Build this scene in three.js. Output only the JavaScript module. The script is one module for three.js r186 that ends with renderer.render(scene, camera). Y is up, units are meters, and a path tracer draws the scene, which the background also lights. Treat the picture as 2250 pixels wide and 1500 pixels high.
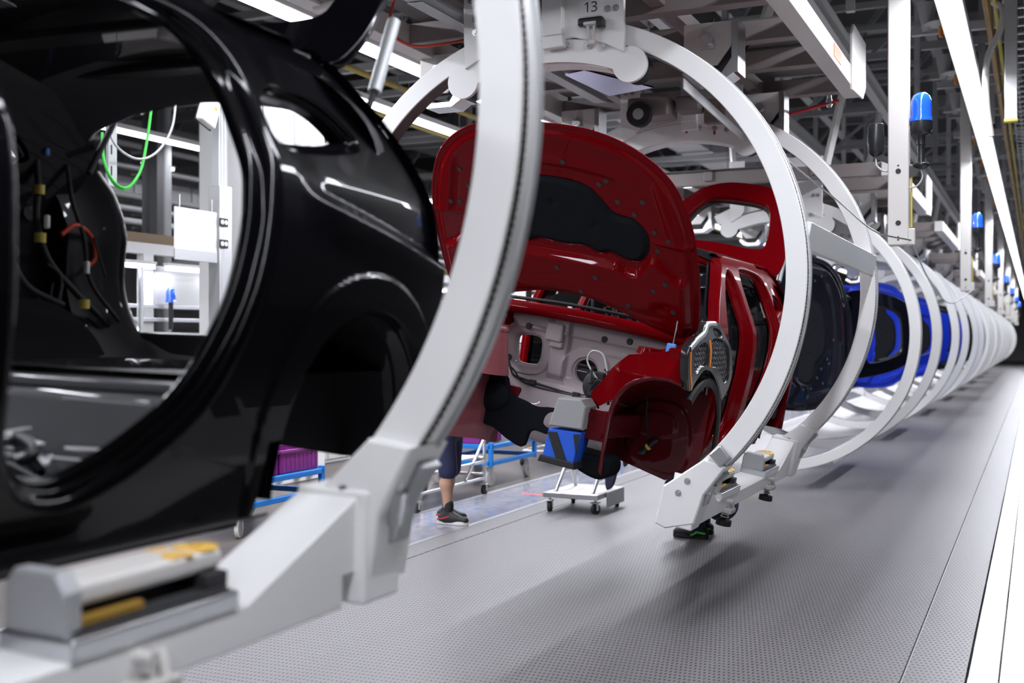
import * as THREE from 'three';
import { RoundedBoxGeometry } from 'three/addons/geometries/RoundedBoxGeometry.js';
import { mergeGeometries } from 'three/addons/utils/BufferGeometryUtils.js';
import { ImprovedNoise } from 'three/addons/math/ImprovedNoise.js';
import { RectAreaLightUniformsLib } from 'three/addons/lights/RectAreaLightUniformsLib.js';

// ---------- camera, light, exposure ----------
const renderer = new THREE.WebGLRenderer();
renderer.toneMapping = THREE.LinearToneMapping;
renderer.toneMappingExposure = 2.4;
renderer.shadowMap.enabled = true;
RectAreaLightUniformsLib.init();
const scene = new THREE.Scene();
scene.background = new THREE.Color(0x050506);
const camera = new THREE.PerspectiveCamera(33.398, 1.5, 0.1, 300);
camera.position.set(0, 1.7, 0);
camera.lookAt(-0.41883, 1.7 - 0.002, -0.90806);
camera.focus = 7.3;
camera.userData.fStop = 1.7;
const COOL = 0xf4f6ff;
const LINE_Y = 4.2;                                                    // height of the lamp lines over the assembly line
const LINES = [                                                        // lamp lines: x, height, width, from z, to z, intensity of the light, glow
  { x: -0.6, y: LINE_Y, w: 0.15, z0: 18, z1: -78, k: 21, glow: 3.2, name: 'beside the posts' },
  { x: -5.25, y: LINE_Y, w: 0.15, z0: 18, z1: -78, k: 36, glow: 3.2, name: 'between assembly line and logistics aisle' },
  { x: -7.5, y: 4.6, w: 0.15, z0: 6, z1: -70, k: 14, glow: 3.2, name: 'over the logistics aisle' },
  { x: -11.6, y: 4.6, w: 0.15, z0: -2, z1: -70, k: 8, glow: 3.2, name: 'over the neighbouring line' },
];

// ---------- helpers ----------
let SEED = 7;
const rnd = () => { SEED = (SEED * 1664525 + 1013904223) >>> 0; return SEED / 4294967296; };
const rr = (a, b) => a + (b - a) * rnd();
const noise = new ImprovedNoise();
const V = (x, y, z) => new THREE.Vector3(x, y, z);
const rad = d => d * Math.PI / 180;
const clamp = (x, a, b) => Math.min(b, Math.max(a, x));
const sstep = (a, b, x) => { const t = clamp((x - a) / (b - a), 0, 1); return t * t * (3 - 2 * t); };
const lerp = (a, b, t) => a + (b - a) * t;
function interp(xs, ys, x) {
  if (x <= xs[0]) return ys[0];
  for (let i = 1; i < xs.length; i++) if (x <= xs[i]) return ys[i - 1] + (ys[i] - ys[i - 1]) * (x - xs[i - 1]) / (xs[i] - xs[i - 1]);
  return ys[ys.length - 1];
}
function merge(list) {
  const out = list.filter(Boolean).map(g => {
    const n = g.index ? g.toNonIndexed() : g.clone();
    for (const k of Object.keys(n.attributes)) if (!['position', 'normal', 'uv'].includes(k)) n.deleteAttribute(k);
    if (!n.attributes.normal) n.computeVertexNormals();
    if (!n.attributes.uv) n.setAttribute('uv', new THREE.BufferAttribute(new Float32Array(n.attributes.position.count * 2), 2));
    return n;
  });
  return out.length === 1 ? out[0] : mergeGeometries(out, false);
}
const box = (w, h, d, x = 0, y = 0, z = 0, r = 0.006) => {
  const m = Math.min(w, h, d);
  const g = m < 0.004 ? new THREE.BoxGeometry(w, h, d) : new RoundedBoxGeometry(w, h, d, 1, Math.min(r, m * 0.35));
  return g.translate(x, y, z);
};
const plain = (w, h, d, x = 0, y = 0, z = 0) => new THREE.BoxGeometry(w, h, d).translate(x, y, z);
const span = (x0, x1, y0, y1, z0, z1, r) => box(x1 - x0, y1 - y0, z1 - z0, (x0 + x1) / 2, (y0 + y1) / 2, (z0 + z1) / 2, r);
const cyl = (r, h, x = 0, y = 0, z = 0, axis = 'y', r2 = r, n = 20) => {
  const g = new THREE.CylinderGeometry(r2, r, h, n);
  if (axis === 'x') g.rotateZ(-Math.PI / 2); if (axis === 'z') g.rotateX(Math.PI / 2);
  return g.translate(x, y, z);
};
function along(g, a, b) {                                               // a geometry built along +y at the origin, moved to lie from a to b
  const A = V(...a), B = V(...b), d = B.clone().sub(A);
  const q = new THREE.Quaternion().setFromUnitVectors(V(0, 1, 0), d.clone().normalize());
  return g.applyQuaternion(q).translate((A.x + B.x) / 2, (A.y + B.y) / 2, (A.z + B.z) / 2);
}
const len = (a, b) => Math.hypot(a[0] - b[0], a[1] - b[1], a[2] - b[2]);
const rod = (a, b, r, n = 10, r2 = r) => along(new THREE.CylinderGeometry(r2, r, len(a, b), n), a, b);
const beam = (a, b, w, d, r = 0.006) => {                               // bar from a to b; w is its horizontal width, d its depth
  const A = V(...a), B = V(...b), L = A.distanceTo(B), m = new THREE.Matrix4();
  const g = box(w, d, L, 0, 0, 0, r);
  const zax = B.clone().sub(A).normalize(), up = Math.abs(zax.y) > 0.95 ? V(0, 0, 1) : V(0, 1, 0);
  const xax = up.clone().cross(zax).normalize(), yax = zax.clone().cross(xax);
  m.makeBasis(xax, yax, zax).setPosition(A.clone().add(B).multiplyScalar(0.5));
  return g.applyMatrix4(m);
};
const tube = (pts, r, seg = 48, n = 8, closed = false) => new THREE.TubeGeometry(new THREE.CatmullRomCurve3(pts.map(p => V(...p)), closed, 'centripetal'), seg, r, n, closed);
function ellipsoid(rx, ry, rz, x, y, z, n = 16) { return new THREE.SphereGeometry(1, n * 2, n).scale(rx, ry, rz).translate(x, y, z); }
function extrude(pts, depth, bevel = 0, holes = [], seg = 1) {          // pts in x, y; extruded along +z from 0 to depth
  const s = new THREE.Shape(pts.map(p => new THREE.Vector2(p[0], p[1])));
  for (const h of holes) s.holes.push(new THREE.Path(h.map(p => new THREE.Vector2(p[0], p[1]))));
  return new THREE.ExtrudeGeometry(s, { depth: depth - 2 * bevel, bevelEnabled: bevel > 0, bevelThickness: bevel, bevelSize: bevel, bevelOffset: -bevel, bevelSegments: seg, curveSegments: 12 }).translate(0, 0, bevel);
}
function arcSweep(profile, a0, a1, n, caps = true) {                    // closed profile of [radius, z] swept about the z axis
  const pos = [], nor = [], uv = [];
  const P = profile.length;
  for (let e = 0; e < P; e++) {
    const [r0, z0] = profile[e], [r1, z1] = profile[(e + 1) % P];
    const dl = Math.hypot(r1 - r0, z1 - z0) || 1, nr = (z1 - z0) / dl, nz = -(r1 - r0) / dl;
    for (let i = 0; i < n; i++) {
      const A = lerp(a0, a1, i / n), B = lerp(a0, a1, (i + 1) / n);
      const q = [[r0, z0, A], [r1, z1, B], [r1, z1, A], [r0, z0, A], [r0, z0, B], [r1, z1, B]];
      for (const [r, z, a] of q) { pos.push(r * Math.cos(a), r * Math.sin(a), z); nor.push(nr * Math.cos(a), nr * Math.sin(a), nz); uv.push(a * 1.5, z); }
    }
  }
  const g = new THREE.BufferGeometry();
  g.setAttribute('position', new THREE.Float32BufferAttribute(pos, 3));
  g.setAttribute('normal', new THREE.Float32BufferAttribute(nor, 3));
  g.setAttribute('uv', new THREE.Float32BufferAttribute(uv, 2));
  if (!caps) return g;
  const cap = a => {
    const s = new THREE.ShapeGeometry(new THREE.Shape(profile.map(p => new THREE.Vector2(p[0], p[1]))));
    const m = new THREE.Matrix4().makeBasis(V(Math.cos(a), Math.sin(a), 0), V(0, 0, 1), V(Math.sin(a), -Math.cos(a), 0));
    return s.applyMatrix4(m);
  };
  return merge([g, cap(a0), cap(a1)]);
}
// smooth closed loop through points, as a list of [u, v]
function loop(pts, n = 120) {
  const c = new THREE.CatmullRomCurve3(pts.map(p => V(p[0], p[1], 0)), true, 'centripetal');
  return c.getSpacedPoints(n).slice(0, n).map(p => [p.x, p.y]);
}
function sdPoly(P, u, v) {
  let d = 1e9, inside = false;
  for (let i = 0, j = P.length - 1; i < P.length; j = i++) {
    const ax = P[j][0], ay = P[j][1], bx = P[i][0] - ax, by = P[i][1] - ay, px = u - ax, py = v - ay;
    const t = clamp((px * bx + py * by) / (bx * bx + by * by || 1e-9), 0, 1), dx = px - t * bx, dy = py - t * by;
    d = Math.min(d, dx * dx + dy * dy);
    if ((P[i][1] > v) !== (ay > v) && u < (bx * (v - P[i][1])) / by + P[i][0]) inside = !inside;
  }
  return (inside ? -1 : 1) * Math.sqrt(d);
}
function offsetLoop(P, d) {                                             // moves a closed loop outwards by d
  const n = P.length; let area = 0;
  for (let i = 0; i < n; i++) { const a = P[i], b = P[(i + 1) % n]; area += a[0] * b[1] - a[1] * b[0]; }
  const s = area > 0 ? 1 : -1;
  return P.map((p, i) => { const a = P[(i + n - 1) % n], b = P[(i + 1) % n], dx = b[0] - a[0], dy = b[1] - a[1], L = Math.hypot(dx, dy) || 1; return [p[0] + s * dy / L * d, p[1] - s * dx / L * d]; });
}
// a curved sheet over (u, v), kept where f(u, v) >= 0; pos(u, v) gives the point
function sheet(u0, u1, v0, v1, nu, nv, f, pos) {
  const F = new Float64Array((nu + 1) * (nv + 1));
  const U = i => lerp(u0, u1, i / nu), W = j => lerp(v0, v1, j / nv);
  for (let j = 0; j <= nv; j++) for (let i = 0; i <= nu; i++) F[j * (nu + 1) + i] = f ? f(U(i), W(j)) : 1;
  const P = [], N = [], T = [], e = 2e-3;
  const put = (u, v) => {
    const p = pos(u, v), a = pos(u + e, v), b = pos(u - e, v), c = pos(u, v + e), d = pos(u, v - e);
    const x1 = a[0] - b[0], y1 = a[1] - b[1], z1 = a[2] - b[2], x2 = c[0] - d[0], y2 = c[1] - d[1], z2 = c[2] - d[2];
    let nx = y1 * z2 - z1 * y2, ny = z1 * x2 - x1 * z2, nz = x1 * y2 - y1 * x2; const L = Math.hypot(nx, ny, nz) || 1;
    P.push(p[0], p[1], p[2]); N.push(nx / L, ny / L, nz / L); T.push(u, v);
  };
  const tri = (a, b, c) => {
    const q = [a, b, c];
    if (a[2] >= 0 && b[2] >= 0 && c[2] >= 0) { for (const k of q) put(k[0], k[1]); return; }
    if (a[2] < 0 && b[2] < 0 && c[2] < 0) return;
    const out = [];
    for (let i = 0; i < 3; i++) {
      const s = q[i], t = q[(i + 1) % 3];
      if (s[2] >= 0) out.push(s);
      if ((s[2] >= 0) !== (t[2] >= 0)) { const k = s[2] / (s[2] - t[2]); out.push([lerp(s[0], t[0], k), lerp(s[1], t[1], k), 0]); }
    }
    for (let i = 1; i + 1 < out.length; i++) for (const k of [out[0], out[i], out[i + 1]]) put(k[0], k[1]);
  };
  for (let j = 0; j < nv; j++) for (let i = 0; i < nu; i++) {
    const g = (a, b) => [U(a), W(b), F[b * (nu + 1) + a]];
    const p = g(i, j), q = g(i + 1, j), r = g(i + 1, j + 1), s = g(i, j + 1);
    tri(p, q, r); tri(p, r, s);
  }
  const g = new THREE.BufferGeometry();
  g.setAttribute('position', new THREE.Float32BufferAttribute(P, 3));
  g.setAttribute('normal', new THREE.Float32BufferAttribute(N, 3));
  g.setAttribute('uv', new THREE.Float32BufferAttribute(T, 2));
  return g;
}
// a lofted band: rows of 3D points joined, smooth; closed along the row if wanted
function loft(rows, closed = true) {
  const m = rows[0].length, P = [], I = [];
  for (const r of rows) for (const p of r) P.push(p[0], p[1], p[2]);
  for (let k = 0; k + 1 < rows.length; k++) for (let i = 0; i < (closed ? m : m - 1); i++) {
    const a = k * m + i, b = k * m + (i + 1) % m, c = a + m, d = b + m; I.push(a, b, d, a, d, c);
  }
  const g = new THREE.BufferGeometry();
  g.setAttribute('position', new THREE.Float32BufferAttribute(P, 3)); g.setIndex(I); g.computeVertexNormals();
  return g;
}
// the turned-in rim of an opening: prof is [offset outwards from the loop, depth]; pos(u, v, depth)
const flange = (P, prof, pos) => loft(prof.map(([o, d]) => offsetLoop(P, o).map(p => pos(p[0], p[1], d))));

// ---------- scene objects ----------
const taken = new Map();
const numbered = n => { const k = taken.get(n) || 0; taken.set(n, k + 1); return k ? `${n}_${String(k).padStart(3, '0')}` : n; };
function mesh(name, geo, mat, parent, label) {
  const g = Array.isArray(geo) ? merge(geo) : geo;
  const m = new THREE.Mesh(g, mat); m.castShadow = m.receiveShadow = true;
  m.name = parent ? name : numbered(name); (parent || scene).add(m);
  if (label) m.userData.label = label;
  return m;
}
function thing(name, label, category, p = [0, 0, 0], group) {
  const o = new THREE.Group(); o.name = numbered(name); o.position.set(...p); scene.add(o);
  o.userData = { label, category }; if (group) o.userData.group = group;
  return o;
}
function tag(o, label, category, group) { Object.assign(o.userData, { label, category }); if (group) o.userData.group = group; return o; }
function struct(name, geo, mat, label, category) { const m = mesh(name, geo, mat); m.userData = { kind: 'structure', label, category }; return m; }
function copyOf(o, p, label, group) {
  const c = o.clone(); c.name = numbered(o.name.replace(/_\d{3}$/, '')); c.position.set(...p); scene.add(c);
  c.userData = { ...o.userData }; if (label) c.userData.label = label; if (group) c.userData.group = group;
  return c;
}

// ---------- textures and materials ----------
function tex(w, h, fn, srgb = true, rep) {
  const d = new Uint8Array(w * h * 4);
  for (let y = 0; y < h; y++) for (let x = 0; x < w; x++) {
    const c = fn(x, y, w, h), i = (y * w + x) * 4, a = Array.isArray(c) ? c : [c, c, c];
    d[i] = clamp(a[0], 0, 1) * 255; d[i + 1] = clamp(a[1], 0, 1) * 255; d[i + 2] = clamp(a[2], 0, 1) * 255; d[i + 3] = 255;
  }
  const t = new THREE.DataTexture(d, w, h); t.wrapS = t.wrapT = THREE.RepeatWrapping; t.magFilter = THREE.LinearFilter; t.minFilter = THREE.LinearMipmapLinearFilter; t.generateMipmaps = true;
  if (srgb) t.colorSpace = THREE.SRGBColorSpace;
  if (rep) t.repeat.set(...rep); t.needsUpdate = true; return t;
}
const tn = (x, y, s, px, py) => {                                       // noise that repeats every px, py
  const u = x / px, v = y / py, A = 2 * Math.PI;
  return noise.noise(Math.cos(u * A) * s + 7, Math.sin(u * A) * s + 3, Math.cos(v * A) * s) * 0.6 + noise.noise(Math.sin(v * A) * s + 11, Math.cos(u * A) * s * 0.7, Math.sin(u * A) * s) * 0.6;
};
const lin = (r, g, b) => new THREE.Color().setRGB(r, g, b);
const std = (c, rough, metal = 0, more = {}) => new THREE.MeshStandardMaterial({ color: c, roughness: rough, metalness: metal, side: THREE.DoubleSide, ...more });
const paint = (c, more = {}) => new THREE.MeshPhysicalMaterial({ color: c, roughness: 0.35, metalness: 0.0, specularIntensity: 0.1, clearcoat: 0.33, clearcoatRoughness: 0.012, side: THREE.DoubleSide, ...more });
const M = {
  red: paint(lin(0.13, 0.0006, 0.0025), { clearcoat: 0.16, specularIntensity: 0.03 }),
  black: paint(lin(0.002, 0.002, 0.003), { specularIntensity: 0.04 }),
  navy: paint(lin(0.003, 0.0035, 0.008)),
  blue: paint(lin(0.008, 0.03, 0.42)),
  roofBlack: paint(lin(0.01, 0.01, 0.012)),
  primer: paint(lin(0.33, 0.28, 0.29), { clearcoat: 0.25, roughness: 0.42 }),
  primerRed: paint(lin(0.30, 0.09, 0.10), { clearcoat: 0.6, roughness: 0.35 }),
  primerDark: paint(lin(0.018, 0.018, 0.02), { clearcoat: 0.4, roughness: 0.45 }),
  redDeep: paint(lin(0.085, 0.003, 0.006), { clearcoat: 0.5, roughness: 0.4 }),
  white: std(lin(0.86, 0.86, 0.85), 0.34),
  whiteFlat: std(lin(0.78, 0.78, 0.77), 0.6),
  cream: std(lin(0.62, 0.60, 0.575), 0.45),
  frame: std(lin(0.22, 0.19, 0.185), 0.5),  // pale frame paint, darkened to carry the shade of the undersides
  deck: std(lin(0.15, 0.14, 0.138), 0.6),
  zinc: std(lin(0.62, 0.63, 0.65), 0.28, 1),
  steel: std(lin(0.46, 0.46, 0.47), 0.35, 1),
  polished: std(lin(0.72, 0.72, 0.76), 0.12, 1),
  alu: std(lin(0.78, 0.79, 0.8), 0.38, 0.85),
  galv: std(lin(0.42, 0.43, 0.44), 0.5, 0.5),
  beamGrey: std(lin(0.30, 0.305, 0.31), 0.6),
  beamLight: std(lin(0.52, 0.52, 0.52), 0.6),
  lilacSheet: std(lin(0.50, 0.46, 0.66), 0.22, 1),
  brownTrack: std(lin(0.075, 0.048, 0.045), 0.5),
  meshGrey: std(lin(0.10, 0.10, 0.105), 0.2, 0.6),
  dark: std(lin(0.02, 0.02, 0.022), 0.6),
  rubber: std(lin(0.012, 0.012, 0.013), 0.7),
  chain: std(lin(0.06, 0.05, 0.05), 0.5, 0.5),
  felt: new THREE.MeshPhysicalMaterial({ color: lin(0.010, 0.011, 0.014), roughness: 0.95, specularIntensity: 0.15, side: THREE.DoubleSide }),
  plastic: std(lin(0.02, 0.021, 0.024), 0.32),
  grip: std(lin(0.02, 0.02, 0.022), 0.22, 0.1),
  orange: std(lin(0.85, 0.28, 0.04), 0.5),
  orangeSign: std(lin(0.85, 0.12, 0.015), 0.5),
  yellowTape: std(lin(0.62, 0.50, 0.10), 0.6),
  hiVis: std(lin(0.65, 0.85, 0.05), 0.8),
  amber: std(lin(0.30, 0.17, 0.015), 0.4, 0.2),
  grease: std(lin(0.75, 0.45, 0.08), 0.35),
  cartBlue: std(lin(0.012, 0.21, 0.66), 0.4),
  foamBlue: std(lin(0.01, 0.10, 0.62), 0.6),
  clipBlue: std(lin(0.10, 0.30, 0.78), 0.45),
  crate: std(lin(0.22, 0.02, 0.20), 0.45),
  lens: new THREE.MeshPhysicalMaterial({ color: lin(0.02, 0.14, 0.95), roughness: 0.15, clearcoat: 1, side: THREE.DoubleSide }),
  pipeYellow: std(lin(0.62, 0.47, 0.10), 0.3, 0.35),
  green: std(lin(0.05, 0.55, 0.06), 0.4),
  greyCable: std(lin(0.45, 0.45, 0.46), 0.5),
  skin: std(lin(0.52, 0.30, 0.21), 0.6),
  shorts: std(lin(0.022, 0.026, 0.075), 0.85),
  cloth: std(lin(0.02, 0.024, 0.05), 0.9),
  shoe: std(lin(0.016, 0.016, 0.018), 0.6),
  shoeRed: std(lin(0.35, 0.02, 0.03), 0.6),
  shoeGreen: std(lin(0.08, 0.62, 0.05), 0.5),
  sole: std(lin(0.75, 0.73, 0.70), 0.6),
  redPaintMark: std(lin(0.55, 0.02, 0.03), 0.5),
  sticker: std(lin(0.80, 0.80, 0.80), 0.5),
  copper: std(lin(0.6, 0.06, 0.03), 0.5),
};
// ---------- hall: floor, walls, roof, lamps ----------
const AXIS = -2.707, BELT_L = -4.42, BELT_R = -0.62, Z_END = -96, Z_BACK = 20;
const beltTex = tex(256, 256, (x, y) => {
  const row = Math.floor(y / 64), yy = y % 64, xx = (x + (row % 2) * 16) % 32;
  const slot = sstep(14, 10, Math.abs(yy - 32)) * sstep(8, 5, Math.abs(xx - 16)), line = (yy < 3) ? 0.5 : 0;
  const n = tn(x, y, 5, 256, 256) * 0.05 + (noise.noise(x * 0.9, y * 0.9, 3) * 0.05);
  const c = 0.70 + n - slot * 0.46 - line * 0.2; return [c, c * 0.985, c * 0.99];
});
const beltBump = tex(256, 256, (x, y) => { const row = Math.floor(y / 64), yy = y % 64, xx = (x + (row % 2) * 16) % 32; return 0.85 - 0.7 * sstep(14, 10, Math.abs(yy - 32)) * sstep(8, 5, Math.abs(xx - 16)); }, false);
M.belt = new THREE.MeshStandardMaterial({ map: beltTex, bumpMap: beltBump, bumpScale: 0.0015, roughness: 0.42, color: lin(0.37, 0.365, 0.37) });
function beltRun(x0, x1) {                                              // uv in tiles of 0.2 m
  const g = plain(x1 - x0, 0.02, Z_BACK - Z_END, (x0 + x1) / 2, -0.01, (Z_BACK + Z_END) / 2), P = g.attributes.position, U = g.attributes.uv;
  for (let i = 0; i < P.count; i++) U.setXY(i, P.getX(i) / 0.2, P.getZ(i) / 0.2);
  return g;
}
const belt = mesh('conveyor_belt', beltRun(BELT_L, BELT_R), M.belt);
belt.userData = { kind: 'structure', label: 'wide grey textured conveyor belt under the rings', category: 'conveyor' };
const concrete = tex(512, 512, (x, y) => { const c = 0.5 + tn(x, y, 3, 512, 512) * 0.12 + noise.noise(x * 0.3, y * 0.3, 1) * 0.05; return [c, c * 0.97, c * 0.95]; });
M.slab = std(lin(0.5, 0.49, 0.48), 0.7, 0, { map: concrete });
M.boards = std(lin(0.5, 0.47, 0.45), 0.34, 0, {
  map: tex(512, 512, (x, y) => { const b = Math.floor(x / 64), e = x % 64 < 2 ? -0.12 : 0, c = 0.44 + 0.05 * Math.sin(b * 12.9) + noise.noise(x * 0.12, y * 0.012, b) * 0.08 + noise.noise(x * 0.6, y * 0.05, 4) * 0.05 + e; return [c * 1.04, c * 0.98, c * 0.96]; })
});
M.epoxy = std(lin(0.85, 0.85, 0.85), 0.12, 0, { map: tex(512, 512, (x, y) => { const c = 0.63 + tn(x, y, 2.5, 512, 512) * 0.09 + noise.noise(x * 0.5, y * 0.08, 8) * 0.05; return [c * 0.97, c * 0.97, c * 1.03]; }) });
M.walkway = std(0xffffff, 0.2, 0, { map: tex(512, 512, (x, y) => { const c = 0.93 + tn(x, y, 3, 512, 512) * 0.05 + noise.noise(x * 0.7, y * 0.7, 2) * 0.02; return [c, c, c * 0.995]; }) });
function flatUV(g, t) { const P = g.attributes.position, U = g.attributes.uv; for (let i = 0; i < P.count; i++) U.setXY(i, P.getX(i) / t, P.getZ(i) / t); return g; }
const slabOf = (x0, x1, y0, y1, z0 = Z_END, z1 = Z_BACK, t = 1.2) => flatUV(plain(x1 - x0, y1 - y0, z1 - z0, (x0 + x1) / 2, (y0 + y1) / 2, (z0 + z1) / 2), t);
struct('floor', slabOf(-30, 14, -0.4, -0.06), M.slab, 'grey concrete slab under the whole hall', 'floor');
struct('floor_belt_side', [beltRun(-4.68, BELT_L - 0.012), beltRun(BELT_R + 0.012, -0.325)], M.belt, 'narrow grey side strips framing the moving belt', 'floor');
struct('floor_bed', slabOf(-4.68, -0.325, -0.06, -0.021), M.galv, 'steel bed under the conveyor belt', 'floor');
struct('floor_epoxy', slabOf(-5.46, -4.735, -0.06, 0), M.epoxy, 'glossy lilac grey coated floor strip along the belt', 'floor');
struct('floor_aisle', slabOf(-9.6, -5.53, -0.06, 0), M.boards, 'brown grey aisle floor where the carts stand', 'floor');
struct('floor_neighbour', slabOf(-30, -9.6, -0.06, 0), M.slab, 'pale concrete floor of the neighbouring line', 'floor');
struct('floor_right', slabOf(1.7, 14, -0.06, 0), M.boards, 'brown grey floor beyond the white walkway', 'floor');
struct('floor_walkway', slabOf(-0.165, 1.7, -0.06, 0), M.walkway, 'bright white glossy walkway floor beside the edge plates', 'floor');
{ // steel edge plates along the belt
  const gl = plain(0.05, 0.06, 1.0), gr = box(0.145, 0.06, 0.56, 0, 0, 0, 0.006);
  const L = thing('edge_rail', 'thin steel rail between belt and lilac grey strip', 'rail', [-4.708, -0.029, 0]); L.userData.kind = 'structure';
  mesh('rail_bar', plain(0.05, 0.06, Z_BACK - Z_END).translate(0, 0, (Z_BACK + Z_END) / 2), M.steel, L);
  const A = thing('aisle_rail', 'steel rail between lilac grey strip and cart aisle', 'rail', [-5.495, -0.026, 0]); A.userData.kind = 'structure';
  mesh('rail_bar', plain(0.066, 0.06, Z_BACK - Z_END).translate(0, 0, (Z_BACK + Z_END) / 2), M.galv, A);
  const E = thing('edge_plating', 'row of pale steel edge plates between belt and white walkway', 'edge plates', [-0.243, -0.028, 0]); E.userData.kind = 'structure';
  for (let i = 0; i < 70; i++) { const p = mesh('plate', gr, i % 3 ? M.alu : M.zinc, E); p.position.set(0, rr(-0.001, 0.001), -3 - i * 0.575); }
  mesh('plate_run', plain(0.145, 0.058, 53).translate(0, 0, -69.5), M.alu, E);
}
// walls and roof
M.wallFar = std(lin(0.34, 0.34, 0.345), 0.8);
M.roofDeck = std(lin(0.06, 0.062, 0.066), 0.8);
struct('wall_front', plain(44, 11.2, 0.3, -8, 5.2, Z_END - 0.15), M.wallFar, 'grey end wall far down the hall', 'wall');
struct('wall_back', plain(44, 11.2, 0.3, -8, 5.2, Z_BACK + 0.15), M.wallFar, 'grey wall closing the hall behind', 'wall');
struct('wall_left', plain(0.3, 11.2, Z_BACK - Z_END, -30.15, 5.2, (Z_BACK + Z_END) / 2), M.wallFar, 'grey side wall beyond the neighbouring line', 'wall');
struct('wall_right', plain(0.3, 11.2, Z_BACK - Z_END, 14.15, 5.2, (Z_BACK + Z_END) / 2), M.wallFar, 'grey side wall beyond the walkway', 'wall');
struct('ceiling', plain(44.6, 0.3, Z_BACK - Z_END + 0.6, -8, 10.95, (Z_BACK + Z_END) / 2), M.roofDeck, 'dark roof deck high above the steelwork', 'ceiling');

// lamp lines
const glow = k => new THREE.MeshStandardMaterial({ color: 0xffffff, emissive: COOL, emissiveIntensity: k, roughness: 0.5 });
for (const L of LINES) {
  const n = Math.round((L.z0 - L.z1) / 6), s = (L.z0 - L.z1) / n;
  const t = thing('lamp_line', `long continuous white lamp line ${L.name}`, 'lamp', [L.x, L.y, 0]);
  const gd = box(L.w, 0.035, s - 0.03, 0, 0.0, 0, 0.01), gh = box(L.w + 0.05, 0.07, s - 0.01, 0, 0.055, 0, 0.01), m = glow(L.glow);
  for (let i = 0; i < n; i++) {
    const z = L.z0 - (i + 0.5) * s;
    mesh('housing', gh, M.whiteFlat, t).position.z = z;
    mesh('diffuser', gd, m, t).position.z = z;
  }
  const gr = rod([0, 0.09, 0], [0, 1.3, 0], 0.008, 6);
  for (let i = 0; i < n; i++) mesh('suspension_rod', gr, M.galv, t).position.z = L.z0 - (i + 0.5) * s;
  const A = new THREE.RectAreaLight(COOL, L.k, L.w, L.z0 - L.z1);
  A.position.set(L.x, L.y - 0.03, (L.z0 + L.z1) / 2); A.rotation.x = -Math.PI / 2; A.castShadow = true; scene.add(A);
}
// ---------- ring hangers: two C rings under a travelling frame ----------
const RO = 1.56, RI = 1.443, SP = 2.932, PITCH = 6.754, Z1 = -6.362;
const ringProf = [[RO, -0.13], [RO, -0.046], [RO - 0.012, -0.046], [RO - 0.012, -0.014], [RO, -0.014], [RO, -0.004], [RO - 0.004, 0], [RI + 0.004, 0], [RI, -0.004], [RI, -0.03], [RI + 0.03, -0.034], [RI + 0.03, -0.096], [RI, -0.1], [RI, -0.13]];
const A_END = rad(-41), A_START = rad(206);
const HG = {};
HG.ring = arcSweep(ringProf, A_END, A_START, 150);
{
  const ch = [], link = plain(0.013, 0.012, 0.028), n = 320;
  for (let i = 0; i < n; i++) { const a = lerp(A_END, A_START, (i + 0.5) / n); ch.push(link.clone().translate(RO - 0.006, 0, -0.03).rotateZ(a)); }
  HG.chain = merge(ch);
  HG.track = arcSweep([[RO - 0.010, -0.045], [RO - 0.010, -0.015], [RO - 0.013, -0.015], [RO - 0.013, -0.045]], A_END, A_START, 150);
  HG.innerTrack = arcSweep([[RI + 0.001, -0.126], [RI + 0.001, -0.008], [RI - 0.002, -0.008], [RI - 0.002, -0.126]], A_END, A_START, 120);
  HG.band = arcSweep([[RO + 0.006, -0.128], [RO + 0.006, -0.1], [RO, -0.1], [RO, -0.128]], A_END, A_START, 150);
}
HG.gusset = extrude([[1.17, -0.855], [0.965, -1.06], [0.955, -1.285], [1.02, -1.30], [1.18, -1.235], [1.205, -1.06], [1.30, -0.87]], 0.20, 0.008).translate(0, 0, -0.165);
HG.gussetPlate = extrude([[1.27, -0.90], [1.23, -1.0], [1.06, -1.02], [1.12, -0.90]], 0.012, 0.002).translate(0, 0, 0.036);
const wedge = (z0, z1) => { const g = extrude([[0, -1.2], [z1 - z0, -1.2], [0, -1.0]], 0.185, 0.004); return g.rotateY(-Math.PI / 2).translate(1.15, 0, z0); };   // a web that slopes from ring to arm
HG.arm = merge([span(0.965, 1.15, -1.285, -1.19, -SP + 0.1, -0.1, 0.008), span(0.962, 1.182, -1.285, -0.99, -SP - 0.13, -SP + 0.05, 0.012), span(0.962, 1.175, -1.28, -1.05, -0.14, 0.03, 0.012)]);
HG.recess = merge([box(0.006, 0.10, 0.05, 1.183, -1.07, -SP - 0.10), box(0.006, 0.10, 0.05, 1.183, -1.07, -SP - 0.025)]);
HG.wedgeRear = wedge(-SP + 0.03, -SP + 0.50); HG.wedgeFront = wedge(-0.16, -0.62);
HG.side = beam([1.445, 0.49, -0.1], [1.445, 0.49, -SP - 0.02], 0.09, 0.15);
HG.boxFit = box(0.1, 0.09, 0.05, 0, 0, 0, 0.012);
HG.slopeBar = beam([1.10, -1.14, -0.30], [1.04, -1.12, -1.2], 0.03, 0.075, 0.004);
HG.cylinder = merge([rod([1.235, -0.99, -0.02], [1.21, -1.08, -0.04], 0.024, 16), rod([1.245, -0.96, 0.0], [1.20, -1.12, -0.05], 0.012, 12), box(0.04, 0.04, 0.07, 1.215, -1.04, -0.04, 0.01)]);
HG.cowl = extrude([[1.275, -0.91], [1.19, -1.02], [1.18, -1.15], [1.205, -1.13], [1.228, -1.03], [1.295, -0.93]], 0.10, 0.006).translate(0, 0, -0.14);
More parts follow.
